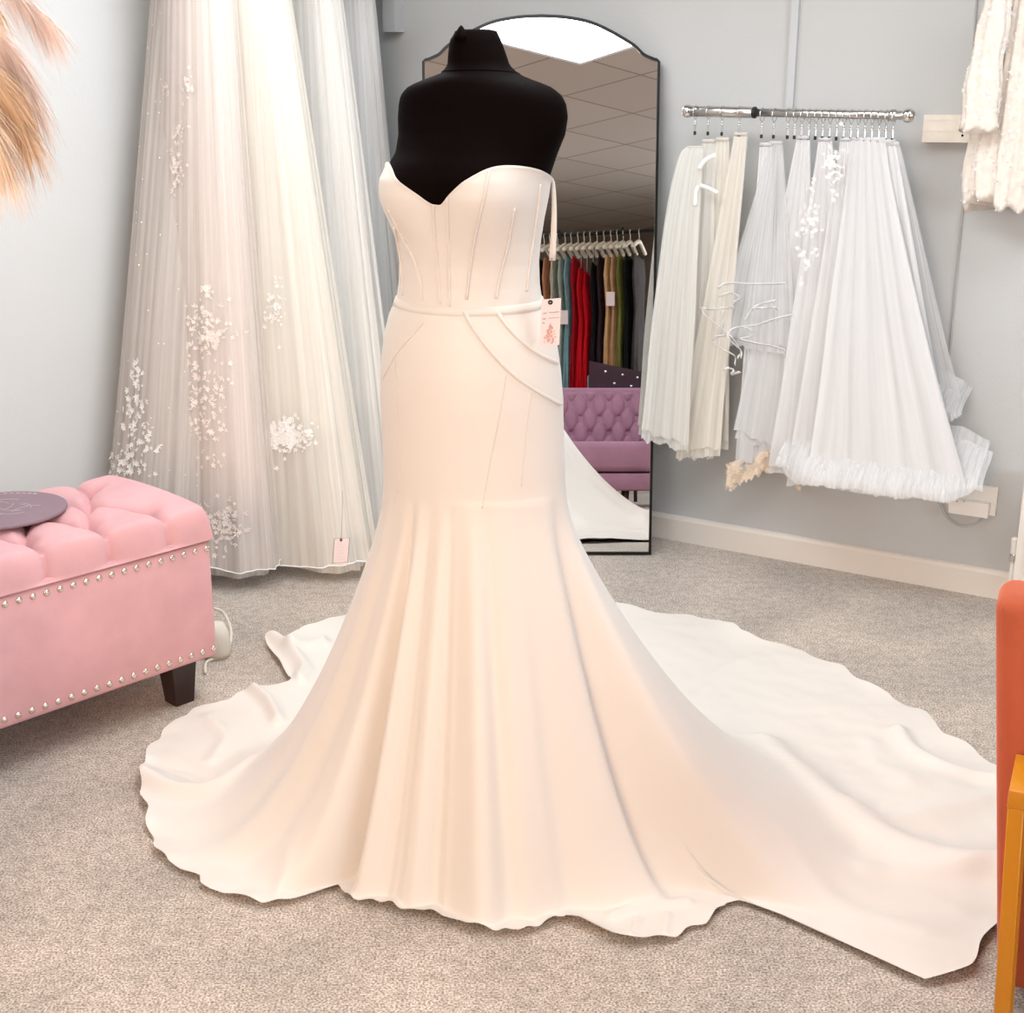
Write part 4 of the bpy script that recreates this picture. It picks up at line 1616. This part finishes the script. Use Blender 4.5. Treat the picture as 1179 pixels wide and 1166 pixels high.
for px, Y, mt, ln, cnt in PL:
    crv = resample([gy(x - 26, y - 4, Y) for x, y in px], 60)
    st = resample([vb + V((0, 0, .75)), vb + V((.0, .0, 1.1)), crv[0], crv[6]], 30)
    stem_o = MB().tube(st + crv[7:], [.003] * 31 + [.003 * (1 - i / 60) + .0006 for i in range(len(crv) - 7)], 6).build('stem', M['pampas3'], pg, True, True)
    fl = MB()
    pr = random.Random(cnt + int(px[0][0]))
    for i in range(cnt):
        t = .2 + .8 * pr.random() ** .9
        k_ = min(59, int(t * 60))
        p = crv[k_]
        tan = (crv[k_ + 1] - crv[k_]).normalized()
        sd = V((pr.gauss(0, 1), pr.gauss(0, 1), pr.gauss(0, 1)))
        sd = (sd - tan * sd.dot(tan)).normalized()
        L_ = ln * 1.25 * (1.15 - .55 * t) * pr.uniform(.5, 1.25)
        w_ = .0006
        side = tan.cross(sd)
        op = pr.uniform(.35, .8)
        pts = []
        for j in range(6):
            f = j / 5
            pts.append(p + tan * (L_ * f * .8) + sd * (L_ * op * f * (1 - .3 * f)) + V((0, 0, -.55 * L_ * f * f)))
        kk = len(fl.v)
        for j, q_ in enumerate(pts):
            ww = w_ * (1 - .8 * j / 5)
            fl.v += [q_ + side * ww, q_ - side * ww]
        for j in range(5):
            fl.f.append((kk + 2 * j, kk + 2 * j + 1, kk + 2 * j + 3, kk + 2 * j + 2))
    fl.build('plume', M[mt], pg, False, True)

# ------------------------------------------------------------------ what the mirror shows: sofa, chair, dress rack
sA, sB = refl(640, 447, .62), refl(770, 447, .62)
SX1 = refl(775, 560, .9).x
SX0 = SX1 - 1.0
SF = 1.02                                     # front of the sofa, towards the mirror
ZS = refl(700, 508, .8).z
ZT = refl(700, 447, .55).z
ZB0 = refl(700, 565, SF).z
ZB1 = refl(700, 545, SF).z
sof = thing('loveseat', ((SX0 + SX1) / 2, .7, 0), 'purple velvet button-tufted loveseat facing the arched mirror', 'sofa')
sw = (SX1 - SX0) / 2


def sback(u, v):
    # front face of the back, diamond tufts
    x = -sw + 2 * sw * u
    z = (ZS - .03) + (ZT - ZS + .03) * v
    # buttons
    bx, bz = .12, .115
    best = 9
    bd = 9
    for j in range(-1, 5):
        for i in range(-6, 7):
            cxx_ = i * bx + (bx / 2 if j % 2 else 0)
            czz_ = ZS + .05 + j * bz * .8
            d = hypot(x - cxx_, z - czz_)
            best = min(best, d)
    zz_ = (z - ZS - .05) / (bz * .8)
    # diagonal pleats
    p1 = (x / bx - zz_ / 2) % 1
    p2 = (x / bx + zz_ / 2) % 1
    cr = min(min(p1, 1 - p1), min(p2, 1 - p2)) * bx
    y = .045 - .032 * exp(-(best / .02) ** 2) - .022 * exp(-cr / .014)
    y *= smooth01(min(1, (1 - v) * 9 + .0)) * .9 + .1
    return V((x, -.08 + y - .03 * v, z))


MB().grid(150, 70, sback).build('tufted_back', M['purple'], sof)
MB().box((-sw, -.2, ZB1), (sw, -.075, ZT), .02, 3).build('back_frame', M['purple'], sof)
MB().box((-sw + .06, -.07, ZB1 + .01), (sw - .06, SF - .7 + .01, ZS), .04, 4).build('seat_cushion', M['purple'], sof)
MB().box((-sw, -.15, ZB0), (sw, SF - .7, ZB1), .012, 2).build('seat_rail', M['purple'], sof)
for s_ in (-1, 1):
    MB().box((s_ * (sw + .03) - .06, -.2, ZB0 + .01), (s_ * (sw + .03) + .06, SF - .71, ZS + .16), .045, 4).build('armrest', M['purple'], sof)
for x, y in ((-sw + .05, .26), (sw - .05, .26), (-sw + .05, -.12), (sw - .05, -.12), (sw * .4, .26)):
    MB().tube([(x, y, 0), (x, y, ZB0 + .005)], [.016, .024], 12).build('leg', M['darkwood'], sof)

# dark tufted chair behind the loveseat
cY = .22
c0, c1 = refl(676, 420, cY), refl(738, 445, cY)
tzc = refl(690, 416, cY).z
dch = thing('tufted_chair', ((c0.x + c1.x) / 2, cY, 0), 'dark plum velvet chair with crystal buttons behind the purple loveseat', 'chair', None, R(-8))
cw = (c1.x - c0.x) / 2


def dcb(u, v):
    x = -cw + 2 * cw * u
    z = .42 + (tzc - .42 - .07 * u) * v
    return V((x, .05 + .02 * sin(pi * u) * sin(pi * v), z))


MB().grid(40, 30, dcb).build('back_pad', M['plum'], dch)
MB().box((-cw, -.03, .42), (cw, .04, tzc - .09), .02, 3).build('backrest', M['plum'], dch)
MB().box((-cw, -.42, .34), (cw, -.03, .46), .03, 3).build('seat', M['plum'], dch)
bpd = MB()
for u, v in ((.3, .9), (.62, .9), (.46, .76), (.78, .76), (.3, .62), (.62, .62), (.9, .9)):
    bpd.ball(dcb(u, v) + V((0, .004, 0)), .009, 10, 6)
bpd.build('crystal_buttons', M['crystal'], dch)
for x, y in ((-cw + .03, .0), (cw - .03, .0), (-cw + .03, -.38), (cw - .03, -.38)):
    MB().tube([(x, y, 0), (x, y, .36)], [.012, .02], 10).build('leg', M['darkwood'], dch)

# rack of coloured dresses
bA, bB = refl(612, 277, -.75), refl(775, 260, -.42)
zr = (refl(640, 274, -.7).z + refl(750, 262, -.45).z) / 2
bA.z = bB.z = zr
rk = thing('dress_rack', (((bA + bB) / 2).x, ((bA + bB) / 2).y, 0), 'black free-standing rack of coloured gowns seen in the mirror', 'rack')
RD = (bB - bA).normalized()
RN = V((-RD.y, RD.x, 0))
bA2, bB2 = bA - RD * .25, bB + RD * .25
MB().tube([bA2, bB2], .013, 12).build('bar', M['blackmetal'], rk, True, True)
for p in (bA2, bB2):
    MB().tube([p, V((p.x, p.y, .03))], .013, 12).build('upright', M['blackmetal'], rk, True, True)
    MB().tube([V((p.x, p.y, .014)) - RN * .25, V((p.x, p.y, .014)) + RN * .25], .014, 12).build('foot', M['blackmetal'], rk, True, True)
for px in (646, 719):
    k_ = (px - 612) / 163
    p = bA + (bB - bA) * k_
    MB().box((p.x - .012, p.y - .012, p.z - .028), (p.x + .012, p.y + .012, p.z + .035), .003, 1).build('bar_clamp', M['blackmetal'], rk, False, True)

DR = [(627, (18, 14, 16), 'black gown at the far left end of the mirrored rack', .0, .8), (634, (176, 120, 88), 'tan gown beside the black one on the mirrored rack', 0, .9), (643, (158, 160, 146), 'sage grey gown on the mirrored rack', 0, 1.1), (652, (150, 158, 150), 'pale sage gown with narrow waist on the mirrored rack', 0, 1.0),
      (659, (122, 158, 164), 'pale blue gown on the mirrored rack', 0, 1.1), (667, (150, 16, 30), 'crimson gown beside the pale blue one on the mirrored rack', 0, .95), (674, (196, 20, 34), 'bright red strapped gown on the mirrored rack', .09, 1.0), (681, (182, 12, 28), 'red feathered gown on the mirrored rack', .12, 1.15), (689, (30, 24, 28), 'black strapped gown beside the red feathered one', .05, .9),
      (697, (44, 30, 32), 'brown black gown on the mirrored rack', 0, .85), (705, (198, 158, 116), 'gold sequinned gown on the mirrored rack', 0, .8), (712, (182, 142, 104), 'nude gown behind the gold sequinned one', 0, .8), (719, (112, 112, 56), 'olive green gown on the mirrored rack', 0, .75), (727, (26, 22, 24), 'black gown beside the olive one on the mirrored rack', 0, .8), (737, (66, 60, 58), 'charcoal gown near the right end of the mirrored rack', 0, .85)]
for i, (px, c, lab, strap, wd) in enumerate(DR):
    k_ = (px - 612) / 163
    p = bA + (bB - bA) * k_
    pr = random.Random(100 + i)
    ob = thing('evening_gown', (p.x, p.y, .0), lab, 'gown', 'coloured gowns on the mirrored rack')
    mtl = mat('evening_' + str(i), rgb(*c), rough=.85, spec=.15, noise_scale=18, noise_amt=.15)
    zs = zr - .17 - strap
    zl = .28 + .1 * pr.random()
    ph = pr.uniform(0, 6)

    def df(u, v):
        th = 2 * pi * u
        w = lerp_table([(0, .14), (.1, .17), (.28, .11), (.45, .16), (1, .2 * wd)], v)[0]
        t_ = lerp_table([(0, .018), (.1, .035), (.28, .028), (.45, .034), (1, .04)], v)[0]
        k2 = 1 + .14 * v * sin(9 * th + ph) + .05 * sin(4 * th + 7 * v)
        return RN * (w * sin(th) * k2) + RD * (t_ * cos(th) * k2) + V((0, 0, zs + (zl - zs) * v - .03 * (1 - v) * abs(cos(th))))
    MB().grid(48, 40, df, True, True).build('gown_body', mtl, ob)
    hg = MB()
    hz = zr - .015
    hg.tube(resample([RN * -.2 + V((0, 0, zr - .135)), RN * -.1 + V((0, 0, zr - .1)), V((0, 0, zr - .075)), RN * .1 + V((0, 0, zr - .1)), RN * .2 + V((0, 0, zr - .135))], 16), .015, 8)
    hg.tube(resample([V((0, 0, zr - .075)), V((0, 0, zr - .035)), RN * .018 + V((0, 0, zr - .005)), V((0, 0, zr + .016)), RN * -.018 + V((0, 0, zr - .0))], 16), .0025, 6)
    hg.build('hanger', M['hanger'], ob)
    if strap:
        sp = MB()
        for s_ in (-.09, .09):
            strip(sp, resample([RN * s_ + V((0, 0, zr - .1)), RN * s_ * .9 + V((0, 0, zs))], 4), .01, RN, .002)
        sp.build('straps', M['hanger'] if i in (6, 7) else mtl, ob)
    if i in (4, 11):
        z_ = zr - (.62 if i == 4 else .5)
        pp = RN * .2 + V((0, 0, z_))
        MB().box((pp.x - .03, pp.y - .002, z_ - .05), (pp.x + .03, pp.y + .002, z_ + .05)).build('size_tag', M['tag'], ob, False)

# ------------------------------------------------------------------ ceiling lights, lamps and added fill
cl0 = None


def ceiling_light(loc, w, d, label, rz):
    t = thing('ceiling_light', loc, label, 'ceiling light', 'square ceiling light panels', rz)
    fr_ = MB()
    for x0, y0, x1, y1 in ((-w / 2, -d / 2, w / 2, -d / 2 + .025), (-w / 2, d / 2 - .025, w / 2, d / 2), (-w / 2, -d / 2 + .025, -w / 2 + .025, d / 2 - .025), (w / 2 - .025, -d / 2 + .025, w / 2, d / 2 - .025)):
        fr_.box((x0, y0, -.012), (x1, y1, 0))
    fr_.build('frame', M['tin'], t, False)
    MB().box((-w / 2 + .02, -d / 2 + .02, -.008), (w / 2 - .02, d / 2 - .02, -.002)).build('diffuser', M['panel'], t, False)
    return t


for x, y, w_, lab in ((.2, 2.55, 1.2, 'white ceiling light panel reflected at the top of the mirror'), (-.45, 3.5, 1.2, 'added unseen ceiling light panel above the bridal gowns'), (-1.25, 1.7, .9, 'added unseen ceiling light panel above the near end of the pink ottoman'),
                      (1.35, 2.9, .9, 'added unseen ceiling light panel above the train and the veils'), (2.6, .9, .6, 'added unseen ceiling light panel near the shop window'), (-.6, .0, .6, 'added unseen ceiling light panel over the open carpet beside the dress rack')):
    ceiling_light((x, y, CEIL), w_, .9 if w_ > 1 else .6, lab, R(-40))  # only the mirrored panel is seen; the others are added to light the room


def area(name, loc, target, size, energy, col, sy=None):
    l = bpy.data.lights.new(name, 'AREA')
    l.size = size
    if sy:
        l.shape = 'RECTANGLE'
        l.size_y = sy
    l.energy = energy
    l.color = col
    o = bpy.data.objects.new(name, l)
    COL.objects.link(o)
    o.location = loc
    o.rotation_euler = (V(target) - V(loc)).to_track_quat('-Z', 'Y').to_euler()
    return o


wp = wallpoint(AW - .05, (W0 + W1) / 2, 1.5)
area('window_daylight', wp, (0, 3, .8), 3.0, 55, (.92, .96, 1), 1.4)
area('warm_lamp', (-.9, -.35, 1.5), (-.25, 2.2, .55), .8, 14, (1, .58, .30)).data.spread = R(85)
area('front_fill', (-1.8, -1.5, 1.9), (-.3, 4.0, 1.1), 2.2, 85, (1, .985, .96))  # added frontal fill for gowns and veils; the rear wall has no window

w = bpy.data.worlds.new('world')
sc.world = w
w.use_nodes = True
w.node_tree.nodes['Background'].inputs[0].default_value = (.9, .95, 1, 1)
w.node_tree.nodes['Background'].inputs[1].default_value = .3

sc.view_settings.view_transform = 'Standard'
sc.view_settings.look = 'None'
sc.view_settings.exposure = -.38
sc.view_settings.gamma = 1
sc.view_settings.use_curve_mapping = False
sc.cycles.transparent_max_bounces = 24
sc.cycles.max_bounces = 8
